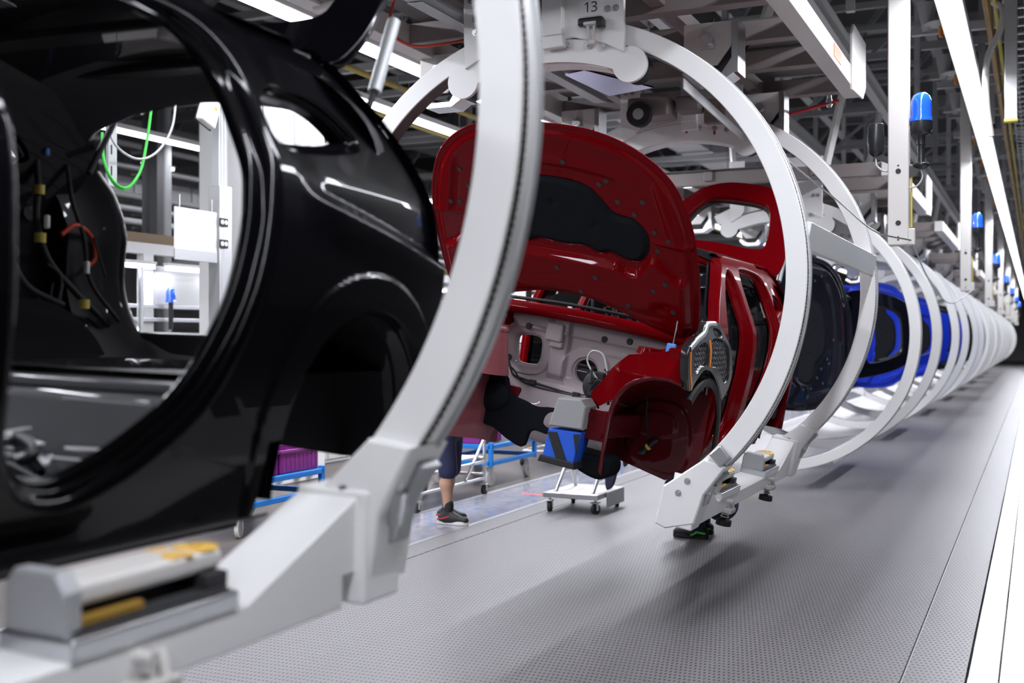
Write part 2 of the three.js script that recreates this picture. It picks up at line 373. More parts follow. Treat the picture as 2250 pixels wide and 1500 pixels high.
// sill clamp, lengthwise about z = 0
HG.clampRail = span(0.965, 1.155, -1.195, -1.15, -0.26, 0.22, 0.008);
HG.clampGap = merge([span(0.985, 1.13, -1.15, -1.142, -0.25, 0.19, 0.003), span(0.99, 1.12, -1.145, -1.11, -0.26, -0.19, 0.004)]);
HG.clampBar = merge([span(0.975, 1.10, -1.112, -1.062, -0.27, 0.19, 0.018)]);
HG.clampEnd = merge([extrude([[0.965, -1.19], [1.125, -1.19], [1.125, -1.07], [1.10, -1.035], [0.99, -1.035], [0.965, -1.07]], 0.045, 0.006).translate(0, 0, 0.165)]);
HG.clampAmber = span(1.10, 1.122, -1.142, -1.122, 0.0, 0.18, 0.004);
HG.foot = merge([cyl(0.05, 0.035, 1.15, -1.365, 0), cyl(0.014, 0.09, 1.15, -1.31, 0)]);
HG.footSpring = merge([0, 1, 2].map(i => new THREE.TorusGeometry(0.022, 0.006, 6, 16).rotateX(Math.PI / 2).translate(1.15, -1.29 - i * 0.018, 0)));
HG.footHead = merge([span(1.08, 1.20, -1.295, -1.265, -0.06, 0.06), cyl(0.014, 0.05, 1.17, -1.22, 0.02, 'x'), beam([1.16, -1.22, -0.04], [1.19, -1.28, -0.02], 0.02, 0.03)]);
{ // grease along the top of the clamp bar: lumps with their own outline
  const g = [];
  for (let i = 0; i < 14; i++) g.push(ellipsoid(rr(0.012, 0.035), rr(0.003, 0.010), rr(0.012, 0.035), rr(0.985, 1.08), -1.064, rr(-0.26, -0.12), 5));
  HG.greaseLumps = merge(g);
}
// the frame over the rings (does not turn with them); ring axis at the origin
const FB = 1.643;
HG.railX = beam([1.3, FB + 0.08, 0.75], [1.3, FB + 0.08, -3.5], 0.13, 0.16);
HG.cross = z => beam([-1.3, FB + 0.09, z], [1.3, FB + 0.09, z], 0.12, 0.14);
HG.inner = x => beam([x, FB + 0.11, 0.7], [x, FB + 0.11, -3.4], 0.1, 0.1);
HG.panel = (z0, z1, x0, x1) => span(x0, x1, FB + 0.19, FB + 0.2, z0, z1);
HG.endPlate = extrude([[0, -0.04], [0.62, 0.0], [0.78, 0.12], [0.78, 0.5], [0.1, 0.5], [0, 0.4]], 0.02, 0.003).rotateY(Math.PI / 2).translate(1.36, FB, -2.95);
HG.gPlate = extrude([[-0.16, 0.12], [0.16, 0.12], [0.16, -0.03], [0.06, -0.16], [-0.08, -0.16], [-0.16, -0.06]].map(p => [p[0], p[1]]), 0.02, 0.003);
HG.gBlack = extrude([[-0.15, 0.10], [0.15, 0.10], [0.15, -0.08], [0.04, -0.2], [-0.08, -0.2], [-0.15, -0.12]], 0.14, 0.004).translate(0, 0, -0.15);
HG.gZinc = merge([span(0.155, 0.20, -0.22, 0.12, -0.17, 0.03, 0.004), extrude([[-0.14, -0.17], [-0.06, -0.225], [0.08, -0.225], [0.17, -0.1], [0.17, -0.22], [0.1, -0.265], [-0.1, -0.265], [-0.17, -0.2]], 0.19, 0.003).translate(0, 0, -0.16)]);
HG.gKnob = merge([cyl(0.036, 0.05, 0, 0, 0.045, 'z'), box(0.09, 0.06, 0.01, 0, -0.025, 0.024)]);
const saddleProf = [[1.425, 0.055], [1.425, 0.075], [1.28, 0.075], [1.28, 0.055]].map(([r, z]) => [r, z]);
HG.saddle = merge([arcSweep([[1.425, 0.012], [1.425, 0.04], [1.29, 0.04], [1.29, 0.012]], rad(67), rad(113), 40), cyl(0.105, 0.03, 1.345 * Math.cos(rad(66)), 1.345 * Math.sin(rad(66)), 0.026, 'z', 0.105, 32), cyl(0.105, 0.03, 1.345 * Math.cos(rad(114)), 1.345 * Math.sin(rad(114)), 0.026, 'z', 0.105, 32), arcSweep([[1.30, -0.16], [1.30, 0.012], [1.285, 0.012], [1.285, -0.16]], rad(72), rad(108), 24)]);
HG.roller = a => merge([cyl(0.088, 0.13, 1.345 * Math.cos(a), 1.345 * Math.sin(a), -0.07, 'z', 0.088, 28), cyl(0.095, 0.02, 1.345 * Math.cos(a), 1.345 * Math.sin(a), -0.015, 'z', 0.095, 28)]);
HG.mast = merge([extrude([[0.02, 1.40], [0.20, 1.42], [0.40, 1.36], [0.52, 1.30], [0.53, 1.44], [0.52, 1.48], [0.525, 2.0], [0.02, 2.0]], 0.028, 0.004).translate(0, 0, 0.035), span(0.02, 0.15, 1.43, 2.0, 0.06, 0.12, 0.006), extrude([[0.02, 1.355], [0.16, 1.36], [0.15, 1.43], [0.02, 1.43]], 0.05, 0.004).translate(0, 0, 0.06)]);
HG.mastL = merge([extrude([[-0.52, 1.30], [-0.40, 1.36], [-0.36, 1.42], [-0.36, 2.0], [-0.53, 2.0], [-0.53, 1.5]], 0.028, 0.004).translate(0, 0, 0.035)]);
const bolt = (x, y, z, r = 0.014) => merge([cyl(r, 0.012, x, y, z, 'z', r, 6), cyl(r * 1.5, 0.005, x, y, z - 0.006, 'z', r * 1.5, 14)]);
function ringSet(H, z, roll, near) {
  const R = mesh('ring', HG.ring, M.white, H); R.position.z = z; R.rotation.z = -roll;
  mesh('chain', HG.chain, M.chain, R); mesh('chain_track', HG.track, M.rubber, R); mesh('inner_track', HG.innerTrack, M.brownTrack, R); mesh('outer_band', HG.band, M.galv, R);
  const gs = mesh('end_gusset', HG.gusset, M.white, H); gs.position.z = z; gs.rotation.z = -roll;
  if (near) {
    mesh('corner_cover', HG.cowl, M.galv, gs); mesh('actuator', HG.cylinder, M.zinc, gs);
    for (const [x, y] of [[1.10, -1.0], [1.06, -1.08]]) mesh('bolt', bolt(x, y, 0.04, 0.013), M.zinc, gs);
    if (near > 1) { const bx = mesh('junction_box', HG.boxFit, M.zinc, H); bx.rotation.z = -roll + rad(-38); bx.position.set(1.5 * Math.cos(rad(-33) - roll), 1.5 * Math.sin(rad(-33) - roll), z + 0.022); }
  }
  const s = mesh('saddle', HG.saddle, M.white, H); s.position.z = z;
  mesh('roller', HG.roller(rad(66)), M.rubber, s); mesh('roller', HG.roller(rad(114)), M.rubber, s);
}
function makeHanger(label, ay, zf, roll, opt = {}) {
  const H = thing('ring_hanger', label, 'conveyor hanger', [AXIS, ay, zf], opt.group);
  ringSet(H, 0, roll, opt.box ? 2 : 1); ringSet(H, -SP, roll, 1);
  const turn = (n, g, m, z = 0, p = H) => { const o = mesh(n, g, m, p); o.rotation.z = -roll; o.position.z = z; return o; };
  const arm = turn('arm', HG.arm, M.white); mesh('web_plate', HG.wedgeRear, M.white, arm); mesh('web_plate', HG.wedgeFront, M.white, arm); mesh('access_window', HG.recess, M.beamGrey, arm); turn('side_beam', HG.side, M.white); turn('slope_bar', HG.slopeBar, M.amber);
  for (const z of [-0.9, -SP + 0.78]) {
    const c = turn('sill_clamp', HG.clampRail, M.zinc, z);
    mesh('clamp_gap', HG.clampGap, M.dark, c); mesh('clamp_bar', HG.clampBar, M.cream, c); mesh('clamp_end', HG.clampEnd, M.galv, c); mesh('wear_strip', HG.clampAmber, M.amber, c); mesh('grease', HG.greaseLumps, M.grease, c);
    const f = turn('bumper_foot', HG.foot, M.rubber, z + 0.03); mesh('spring', HG.footSpring, M.zinc, f); mesh('foot_bracket', HG.footHead, M.cream, f);
  }
  // frame
  mesh('frame_rail', HG.railX, M.cream, H); mesh('frame_rail', HG.railX, M.cream, H).position.x = -2.6;
  for (const z of [0.6, -0.55, -1.45, -2.3, -3.35]) mesh('cross_beam', HG.cross(z), M.frame, H);
  for (const x of [-0.62, 0.55]) mesh('inner_beam', HG.inner(x), M.frame, H);
  mesh('deck_panel', HG.panel(-1.4, 0.6, -1.2, 0.2), M.deck, H); mesh('deck_panel', HG.panel(-3.3, -1.5, -1.2, 1.2), M.deck, H);
  mesh('end_plate', HG.endPlate, M.cream, H); mesh('end_plate', HG.endPlate, M.cream, H).position.x = -2.74;
  for (const [x, z] of [[0.78, -0.85], [0.62, -3.1], [-1.18, -0.85], [-1.0, -3.1]]) {
    const g = mesh('wheel_guard', HG.gPlate, M.cream, H); g.position.set(x, FB - 0.1, z);
    mesh('guard_core', HG.gBlack, M.dark, g); mesh('guard_sheet', HG.gZinc, M.zinc, g); mesh('guard_knob', HG.gKnob, M.zinc, g);
  }
  for (const z of [0, -SP]) {
    const m = mesh('mast', HG.mast, M.white, H); m.position.z = z;
    for (const [x, y] of [[0.16, 1.375], [0.29, 1.365], [0.39, 1.345], [0.42, 1.56], [0.47, 1.56]]) mesh('bolt', bolt(x, y, 0.068), M.zinc, m);
    const ml = mesh('mast', HG.mastL, M.white, H); ml.position.z = z;
    for (const [x, y] of [[-0.42, 1.72], [-0.48, 1.72], [-0.45, 1.6], [-0.45, 1.52]]) mesh('bolt', bolt(x, y, 0.068), M.zinc, ml);
    for (const s of [-1, 1]) { // upright links from the frame to the overhead rail
      mesh('lift_link', beam([s * 0.5, FB + 0.1, z - 0.1], [s * 0.72, 4.84 - ay, z - 0.5], 0.05, 0.09), M.cream, H);
    }
  }
  return H;
}
// overhead rails that carry the frames
for (const x of [-0.75, 0.75]) {
  const t = thing('overhead_rail', x < 0 ? 'long overhead carrier rail over the hangers, nearer the cart aisle' : 'long overhead carrier rail over the hangers, nearer the posts', 'rail', [AXIS + x, 0, 0]);
  mesh('web', plain(0.012, 0.2, 86, 0, 4.98, -38), M.beamLight, t); mesh('flange_bottom', plain(0.11, 0.014, 86, 0, 4.88, -38), M.beamLight, t); mesh('flange_top', plain(0.11, 0.014, 86, 0, 5.08, -38), M.beamLight, t);
}
// hanger list: height of the ring axis, roll of rings and body
const HANG = [{ y: 2.336, roll: rad(1.8) }, { y: 2.077, roll: rad(10.8) }];
for (let i = 2; i < 12; i++) HANG.push({ y: i < 4 ? 1.759 : 1.74, roll: rad(88) });
const hangers = [];
HANG.forEach((h, i) => {
  const zf = Z1 - (i - 1) * PITCH;
  const lab = ['white ring hanger carrying the black car body', 'white ring hanger numbered 13 carrying the red car body', 'white ring hanger carrying the dark navy car body next to the red one', 'white ring hanger carrying the bright blue car body'][i] || 'white ring hanger further down the line with its body on its side';
  hangers[i] = i > 4 ? copyOf(hangers[4], [AXIS, h.y, zf], lab) : makeHanger(lab, h.y, zf, h.roll, { box: i === 1 });
  if (i >= 4) hangers[i].userData.group = 'ring hangers far down the line';
});
{ // fittings only seen on the numbered hanger
  const H = hangers[1];
  const cv = document.createElement('canvas'); cv.width = 256; cv.height = 200; const c = cv.getContext('2d');
  c.fillStyle = '#f4f4f4'; c.fillRect(0, 0, 256, 200); c.fillStyle = '#111'; c.font = '150px sans-serif'; c.textAlign = 'center'; c.textBaseline = 'middle'; c.fillText('13', 128, 104);
  const t = new THREE.CanvasTexture(cv); t.colorSpace = THREE.SRGBColorSpace;
  const pl = mesh('number_plate', new THREE.BoxGeometry(0.14, 0.11, 0.003).translate(0.315, 1.585, 0.066), [M.sticker, M.sticker, M.sticker, M.sticker, new THREE.MeshStandardMaterial({ map: t, roughness: 0.4 }), M.sticker], H, 'white plate with black number 13');
  mesh('gripper', merge([box(0.16, 0.05, 0.06, 0.33, 1.485, 0.1, 0.02), box(0.05, 0.05, 0.05, 0.395, 1.465, 0.11, 0.01)]), M.plastic, H);
  mesh('gripper_lever', merge([beam([0.315, 1.465, 0.12], [0.325, 1.375, 0.09], 0.014, 0.02), beam([0.355, 1.46, 0.12], [0.340, 1.375, 0.09], 0.014, 0.02), box(0.08, 0.02, 0.05, 0.335, 1.468, 0.12, 0.008), box(0.045, 0.035, 0.03, 0.332, 1.37, 0.085, 0.01)]), M.cream, H);
  mesh('drip_tray', loft([[[-0.05, 1.32, -0.42], [0.11, 1.32, -0.36]], [[0.0, 1.315, -1.12], [0.36, 1.315, -1.0]], [[0.0, 1.325, -1.12], [0.36, 1.325, -1.0]], [[-0.05, 1.33, -0.42], [0.11, 1.33, -0.36]]], false), M.lilacSheet, H, 'mirror-bright lilac sheet metal tray');
  mesh('drag_strap', beam([0.70, 1.22, -0.55], [0.55, 1.25, -SP + 0.1], 0.012, 0.07), M.beamLight, H);
  mesh('edge_sign', box(0.004, 0.1, 0.34, 1.367, FB + 0.09, -2.3), M.orangeSign, H, 'orange warning sticker');
  mesh('cable_duct', merge([beam([-0.60, FB - 0.02, 0.6], [-0.60, FB - 0.02, -2.6], 0.1, 0.05), plain(0.1, 0.003, 3.1, -0.6, FB - 0.05, -1)]), M.galv, H);
  mesh('hose', tube([[-0.95, FB + 0.1, 0.2], [-0.98, FB - 0.08, 0.2], [-0.9, FB - 0.16, 0.1], [-0.7, FB - 0.12, -0.1], [-0.62, FB - 0.04, -0.3]], 0.009, 30, 6), M.copper, H);
  mesh('hose', tube([[0.72, FB + 0.15, -1.2], [0.62, FB - 0.1, -1.3], [0.75, FB - 0.16, -1.5], [0.9, FB + 0.1, -1.6]], 0.01, 30, 6), M.rubber, H);
  mesh('air_pipe', merge([rod([-1.3, FB + 0.02, 0.55], [1.2, FB + 0.02, 0.55], 0.035, 14)]), M.cream, H);
  const mot = mesh('drive_unit', merge([box(0.34, 0.16, 0.3, -0.15, 1.5, -SP + 0.35, 0.02), box(0.2, 0.12, 0.2, 0.15, 1.52, -SP + 0.3, 0.02), box(0.16, 0.2, 0.1, 0.34, 1.46, -SP + 0.25, 0.02)]), M.frame, H);
  mesh('drive_wheel', cyl(0.1, 0.07, -0.2, 1.43, -SP + 0.54, 'z', 0.1, 28), M.rubber, mot); mesh('drive_hub', cyl(0.045, 0.08, -0.2, 1.43, -SP + 0.54, 'z', 0.045, 20), M.galv, mot);
  const tie = mesh('push_rod', merge([rod([1.2, FB - 0.02, -3.45], [0.1, FB - 0.28, -SP - 0.35], 0.014, 10)]), M.redPaintMark, H);
  mesh('rod_joint', merge([rod([1.12, FB + 0.06, -3.45], [1.12, FB - 0.07, -3.45], 0.02, 12), box(0.05, 0.06, 0.05, 1.12, FB - 0.03, -3.45, 0.01)]), M.zinc, tie);
  for (const [a, z] of [[88, 0.045], [78, 0.045]]) mesh('paint_mark', box(0.02, 0.05, 0.002, 1.37 * Math.cos(rad(a)), 1.37 * Math.sin(rad(a)), z - SP), M.redPaintMark, H);
}
// ---------- car body shells ----------
// body axes: x to the car's left side, y up from the sill underside, z forward from the front axle
const YS = [-0.05, 0, 0.15, 0.35, 0.6, 0.8, 0.92, 1.05, 1.2, 1.3, 1.36, 1.42], XS = [0.80, 0.84, 0.875, 0.90, 0.915, 0.905, 0.88, 0.81, 0.725, 0.665, 0.62, 0.52];
const ARCH = [-2.79, 0.13], AR = 0.43;
function halfRaw(z, y) {
  let x = 0, w = 0;                                                    // profile smoothed over a few centimetres
  for (let k = -2; k <= 2; k++) { const g = [0.1, 0.2, 0.4, 0.2, 0.1][k + 2]; x += g * interp(YS, XS, y + k * 0.022); w += g; }
  x /= w;
  if (z < -2.6) x -= 0.05 * ((-2.6 - z) / 0.7) ** 2;
  if (z > -0.5) x -= 0.03 * ((z + 0.5) / 0.9) ** 2;
  return x;
}
function half(z, y) {
  let x = halfRaw(z, y);
  const d = Math.hypot(z - ARCH[0], (y - ARCH[1])) - AR;               // raised band round the rear wheel opening
  x += 0.012 * (1 - sstep(0.095, 0.115, d)) * sstep(-0.02, 0.0, d);
  const k = sstep(-2.42, -2.62, z), yc = 0.85 + 0.1875 * (z + 2.54);   // shoulder edge falling towards the tail
  x += k * (0.022 * sstep(yc - 0.16, yc, y) - 0.05 * sstep(yc - 0.004, yc + 0.055, y));
  return x;
}
const zr = y => { let v = 0; for (let k = -2; k <= 2; k++) v += [0.1, 0.2, 0.4, 0.2, 0.1][k + 2] * interp([0.95, 1.05, 1.17, 1.3, 1.42], [-3.38, -3.36, -3.27, -3.1, -3.0], y + k * 0.03); return v; };             // rear end, leaning forward to the roof
const Q = {};
const frontDoor = loop([[-0.64, 0.86], [-0.78, 1.03], [-1.0, 1.2], [-1.16, 1.28], [-1.25, 1.3], [-1.305, 1.24], [-1.31, 1.0], [-1.285, 0.7], [-1.27, 0.42], [-1.25, 0.22], [-1.15, 0.14], [-0.9, 0.135], [-0.76, 0.19], [-0.73, 0.4], [-0.68, 0.65]]);
const rearDoor = loop([[-1.53, 1.24], [-1.62, 1.315], [-2.1, 1.33], [-2.26, 1.295], [-2.335, 1.2], [-2.33, 1.0], [-2.30, 0.85], [-2.26, 0.70], [-2.16, 0.49], [-2.03, 0.335], [-1.92, 0.26], [-1.78, 0.19], [-1.62, 0.15], [-1.515, 0.2], [-1.495, 0.5], [-1.50, 0.9]]);
const quarter = loop([[-2.425, 1.02], [-2.41, 1.07], [-2.43, 1.13], [-2.49, 1.165], [-2.6, 1.18], [-2.72, 1.18], [-2.82, 1.155], [-2.90, 1.10], [-2.91, 1.085], [-2.80, 1.055], [-2.6, 1.025]], 80);
const DO = 0.045;
const frontEdge = y => interp([0, 0.45, 0.8, 0.93, 1.1, 1.3, 1.385, 1.44], [-0.62, -0.6, -0.47, -0.4, -0.64, -0.98, -1.2, -1.5], y);
function sideF(door, lamp) {
  return (z, y) => {
    let f = Math.min(y - (z > -2.3 ? 0.0 : 0.2), frontEdge(y) - z, z - (zr(y) + 0.1), 1.425 - y);
    f = Math.min(f, Math.hypot(z - ARCH[0], y - ARCH[1]) - AR);
    f = Math.min(f, sdPoly(frontDoor, z, y) - door, sdPoly(rearDoor, z, y) - door, sdPoly(quarter, z, y) - door * 0.5);
    return f;
  };
}
const sidePos = s => (z, y, d = 0) => [s * (half(z, y) - d), y, z];
const doorProf = [[DO, 0], [0.038, 0.001], [0.030, 0.004], [0.022, 0.010], [0.015, 0.019], [0.011, 0.030], [0.008, 0.040], [0.0, 0.047], [-0.009, 0.050], [-0.017, 0.055], [-0.022, 0.063], [-0.023, 0.076], [-0.01, 0.092]];
const winProf = [[DO * 0.5, 0], [DO * 0.5 - 0.006, 0.003], [DO * 0.5 - 0.012, 0.014], [0.008, 0.026], [0, 0.03], [-0.008, 0.034], [-0.012, 0.05], [-0.014, 0.09]];
function buildSide(s) {
  const p = sidePos(s), out = [];
  out.push(sheet(-3.36, -0.36, -0.01, 1.43, 280, 140, sideF(DO, true), p));
  for (const L of [frontDoor, rearDoor]) out.push(flange(L, doorProf, p));
  out.push(flange(quarter, winProf, p));
  { // wheel opening lip
    const rows = [], prof = [[0, 0], [-0.006, 0.004], [-0.012, 0.016], [-0.012, 0.035], [0.0, 0.05], [0.02, 0.055]];
    for (const [o, d] of prof) { const r = []; for (let i = 0; i <= 60; i++) { const a = lerp(rad(-12), rad(190), i / 60); r.push(p(ARCH[0] + (AR + o) * Math.cos(a), ARCH[1] + (AR + o) * Math.sin(a), d)); } rows.push(r); }
    out.push(loft(rows, false));
  }
  { // windscreen edge, rolled in
    const rows = [[0, 0], [0.012, 0.004], [0.02, 0.02], [0.012, 0.05], [-0.01, 0.06], [-0.02, 0.09]].map(([o, d]) => { const r = []; for (let i = 0; i <= 40; i++) { const y = lerp(0.0, 1.42, i / 40); r.push(p(frontEdge(y) + o, y, d)); } return r; });
    out.push(loft(rows, false));
  }
  { // underside of the sill
    const rows = [[0, 0], [-0.012, 0.01], [-0.02, 0.04], [-0.02, 0.1], [-0.05, 0.105], [-0.05, 0.115], [0, 0.12], [0.1, 0.14]].map(([o, d]) => { const r = []; for (let i = 0; i <= 30; i++) { const z = lerp(-0.62, -2.38, i / 30); r.push([s * (half(z, 0.0) - d), o, z]); } return r; });
    out.push(loft(rows, false));
  }
  { // rounded roof rail
    const rows = [[0, 1.415], [0.02, 1.428], [0.05, 1.433], [0.07, 1.425], [0.075, 1.415]].map(([d, y]) => { const r = []; for (let i = 0; i <= 30; i++) { const z = lerp(-1.28, -2.92, i / 30); r.push([s * (halfRaw(z, 1.415) - d), y, z]); } return r; });
    out.push(loft(rows, false));
  }
  return merge(out);
}
Q.side = [buildSide(1), buildSide(-1)];
Q.inner = [1, -1].map(s => merge([sheet(-3.3, -0.55, 0.02, 1.38, 150, 70, sideF(0.012, false), (z, y) => [s * (halfRaw(z, y) - 0.112), y, z])]));
// rear end with the tailgate opening
const tail = loop([[0, 0.43], [0.36, 0.43], [0.43, 0.44], [0.497, 0.508], [0.54, 0.62], [0.545, 0.73], [0.54, 0.84], [0.586, 0.99], [0.632, 1.09], [0.62, 1.155], [0.56, 1.2], [0.41, 1.24], [0, 1.285], [-0.41, 1.24], [-0.56, 1.2], [-0.62, 1.155], [-0.632, 1.09], [-0.586, 0.99], [-0.54, 0.84], [-0.545, 0.73], [-0.54, 0.62], [-0.497, 0.508], [-0.43, 0.44], [-0.36, 0.43]], 160);
const rearPos = (x, y, d = 0) => [x, y, zr(y) + 0.1 * (x / 0.87) ** 2 + d];
Q.rear = merge([
  sheet(-0.9, 0.9, 0.18, 1.42, 110, 80, (x, y) => Math.min(halfRaw(zr(y) + 0.1, y) - Math.abs(x), sdPoly(tail, x, y) - 0.06, y - 0.2), rearPos),
  flange(tail, [[0.06, 0], [0.052, 0.003], [0.046, 0.014], [0.042, 0.034], [0.03, 0.042], [0.014, 0.044], [0.006, 0.05], [0, 0.066], [-0.006, 0.09]], rearPos),
]);
Q.rearInner = flange(tail, [[-0.004, 0.09], [0.01, 0.1], [0.05, 0.11], [0.10, 0.14], [0.12, 0.22]], rearPos);
// roof
const roofY = (x, z) => 1.478 - 0.058 * (x / 0.55) ** 2 - 0.01 * (x / 0.55) ** 6 - 0.045 * sstep(-1.45, -1.12, z) - 0.05 * sstep(-2.5, -3.05, z);
Q.roof = sheet(-0.53, 0.53, -3.0, -1.15, 40, 60, null, (x, z) => [x, roofY(x, z), z]);
Q.header = merge([loft([[0, 0], [0.03, -0.008], [0.045, -0.03], [0.03, -0.055], [-0.03, -0.06], [-0.08, -0.05]].map(([o, h]) => { const r = []; for (let i = 0; i <= 30; i++) { const x = lerp(-0.545, 0.545, i / 30); r.push([x, roofY(x, -1.16) + h, -1.16 + o - 0.05 * (x / 0.55) ** 2]); } return r; }), false)]);
Q.roofUnder = merge([sheet(-0.56, 0.56, -3.0, -1.2, 24, 40, (x, z) => Math.max(Math.abs(x) - 0.36, Math.abs(z + 1.78) - 0.27), (x, z) => [x, roofY(x, z) - 0.05, z]), ...[-1.5, -2.05, -2.45, -2.9].map(z => beam([-0.55, 1.372, z], [0.55, 1.372, z], 0.1, 0.035, 0.01))]);
Q.roofGlass = sheet(-0.36, 0.36, -2.05, -1.51, 8, 8, null, (x, z) => [x, roofY(x, z) - 0.035, z]);
// floor, rear seat step, boot floor, wheel housings
Q.floor = merge([
  sheet(-0.78, 0.78, -2.15, -0.55, 50, 50, null, (x, z) => [x, 0.035 + 0.17 * Math.exp(-((x / 0.14) ** 4)) + 0.008 * Math.sin(z * 26) * sstep(0.2, 0.3, Math.abs(x)), z]),
  span(-0.72, 0.72, 0.04, 0.16, -1.32, -1.2, 0.02), span(-0.72, 0.72, 0.04, 0.13, -0.98, -0.9, 0.02),
]);
Q.step = merge([sheet(-0.75, 0.75, 0, 1, 40, 24, null, (x, t) => { const y = interp([0, 0.3, 0.75, 0.85, 1], [0.03, 0.12, 0.30, 0.335, 0.34], t), z = interp([0, 0.3, 0.75, 0.85, 1], [-2.1, -2.13, -2.16, -2.19, -2.45], t); return [x, y, z]; }),
  span(-0.75, 0.75, 0.32, 0.35, -2.2, -2.165, 0.01)]);
Q.boot = merge([sheet(-0.72, 0.72, -3.32, -2.4, 30, 30, null, (x, z) => [x, 0.36 - 0.14 * (1 - sstep(0.28, 0.4, Math.hypot(x, z + 2.9))), z]), span(-0.7, 0.7, 0.36, 0.46, -3.36, -3.26, 0.02), span(-0.42, 0.42, 0.1, 0.24, -3.25, -2.5, 0.03)]);
const barrel = (s, cz, cy, R, x0, x1, a0, a1) => merge([
  loft([x0, lerp(x0, x1, 0.5), x1].map(x => { const r = []; for (let i = 0; i <= 36; i++) { const a = lerp(rad(a0), rad(a1), i / 36); r.push([s * x, cy + R * Math.sin(a), cz + R * Math.cos(a)]); } return r; }), false),
  loft([0, 0.5, 1].map(k => { const r = []; for (let i = 0; i <= 36; i++) { const a = lerp(rad(a0), rad(a1), i / 36); r.push([s * (x0 + 0.03 * (1 - k)), cy + R * k * Math.sin(a), cz + R * k * Math.cos(a)]); } return r; }), false),
]);
Q.rearHouse = [1, -1].map(s => barrel(s, ARCH[0], ARCH[1], AR + 0.012, 0.52, 0.87, -12, 190));
// front end
const fwHoles = [loop([[-0.54, 0.60], [-0.53, 0.63], [-0.37, 0.645], [-0.345, 0.62], [-0.34, 0.47], [-0.36, 0.445], [-0.50, 0.44], [-0.515, 0.46]], 48), loop([...Array(12)].map((_, i) => [0.012 + 0.09 * Math.cos(i * Math.PI / 6), 0.472 + 0.09 * Math.sin(i * Math.PI / 6)]), 40)];
const fwPos = (x, y, d = 0) => {
  let z = -0.40 + 0.06 * sstep(0.55, 0.86, Math.abs(x)) * 0 - d;
  z += 0.045 * (1 - sstep(0.05, 0.075, Math.abs(x + 0.20))) * sstep(0.36, 0.42, y);          // upright beam
  z += 0.02 * sstep(0.015, 0.0, Math.abs(Math.hypot(x - 0.012, y - 0.472) - 0.135) - 0.03);
  z += 0.018 * sstep(0.012, 0, sdPoly(fwHoles[0], x, y) - 0.06) * sstep(0.0, 0.01, sdPoly(fwHoles[0], x, y));
  z += 0.015 * Math.exp(-(((y - 0.70) / 0.012) ** 2)) + 0.02 * sstep(0.66, 0.74, y);
  z += 0.012 * Math.exp(-(((x - 0.33) / 0.03) ** 2 + ((y - 0.55) / 0.09) ** 2)) + 0.012 * Math.exp(-(((x - 0.2) / 0.10) ** 2 + ((y - 0.62) / 0.014) ** 2));
  z += 0.10 * sstep(0.42, 0.24, y);
  return [x, y, z];
};
Q.firewall = merge([sheet(-0.74, 0.74, 0.20, 0.82, 150, 70, (x, y) => Math.min(sdPoly(fwHoles[0], x, y), sdPoly(fwHoles[1], x, y), interp([0.2, 0.45, 0.52, 0.6], [0.32, 0.34, 0.5, 0.75], y) - x), fwPos), ...fwHoles.map(h => flange(h, [[0, 0], [-0.003, -0.004], [-0.006, 0.0], [-0.008, 0.03]], fwPos))]);
Q.lowerDash = merge([sheet(-0.66, 0.31, 0, 1, 60, 30, null, (x, t) => [x, lerp(0.36, -0.10, t) + 0.02 * Math.sin(x * 7) * t, -0.30 + 0.10 * Math.sin(t * Math.PI) + (1 - t) * 0.02 - 0.28 * sstep(0.55, 1, t) + 0.10 * Math.exp(-((x / 0.16) ** 4)) * t])]);
Q.fwBoss = merge([box(0.13, 0.13, 0.08, -0.235, 0.70, -0.345, 0.018), box(0.10, 0.05, 0.06, -0.215, 0.62, -0.35, 0.015)]);
Q.grommets = [[-0.60, 0.72], [-0.45, 0.705], [0.11, 0.715], [0.29, 0.735], [0.31, 0.62], [-0.57, 0.46], [-0.33, 0.25], [0.13, 0.33]];
Q.grommet = merge([new THREE.TorusGeometry(0.017, 0.006, 6, 18), cyl(0.015, 0.012, 0, 0, 0, 'z', 0.015, 14)]);
Q.cowl = loft([[-0.04, 0.80], [0.02, 0.795], [0.05, 0.81], [0.055, 0.845], [0.03, 0.875], [-0.02, 0.885], [-0.10, 0.875], [-0.16, 0.86]].map(([o, y]) => { const r = []; for (let i = 0; i <= 40; i++) { const x = lerp(-0.72, 0.72, i / 40); r.push([x, y - 0.025 * (x / 0.7) ** 2, -0.33 + o + 0.05 * (1 - (x / 0.7) ** 2)]); } return r; }), false);
Q.cowlSeal = tube([[-0.66, 0.88, -0.42], [-0.3, 0.90, -0.39], [0, 0.905, -0.38], [0.3, 0.90, -0.39], [0.66, 0.88, -0.42]], 0.012, 40, 6);
const pressA = loop([[0.40, 0.0], [0.78, -0.06], [0.80, 0.24], [0.70, 0.38], [0.42, 0.33]], 50), pressB = loop([[0.45, 0.16], [0.70, 0.18], [0.68, 0.30], [0.48, 0.29]], 40);
const vault = [[0.50, -0.06], [0.495, 0.16], [0.50, 0.33], [0.53, 0.44], [0.60, 0.525], [0.70, 0.575], [0.80, 0.59], [0.90, 0.575]];
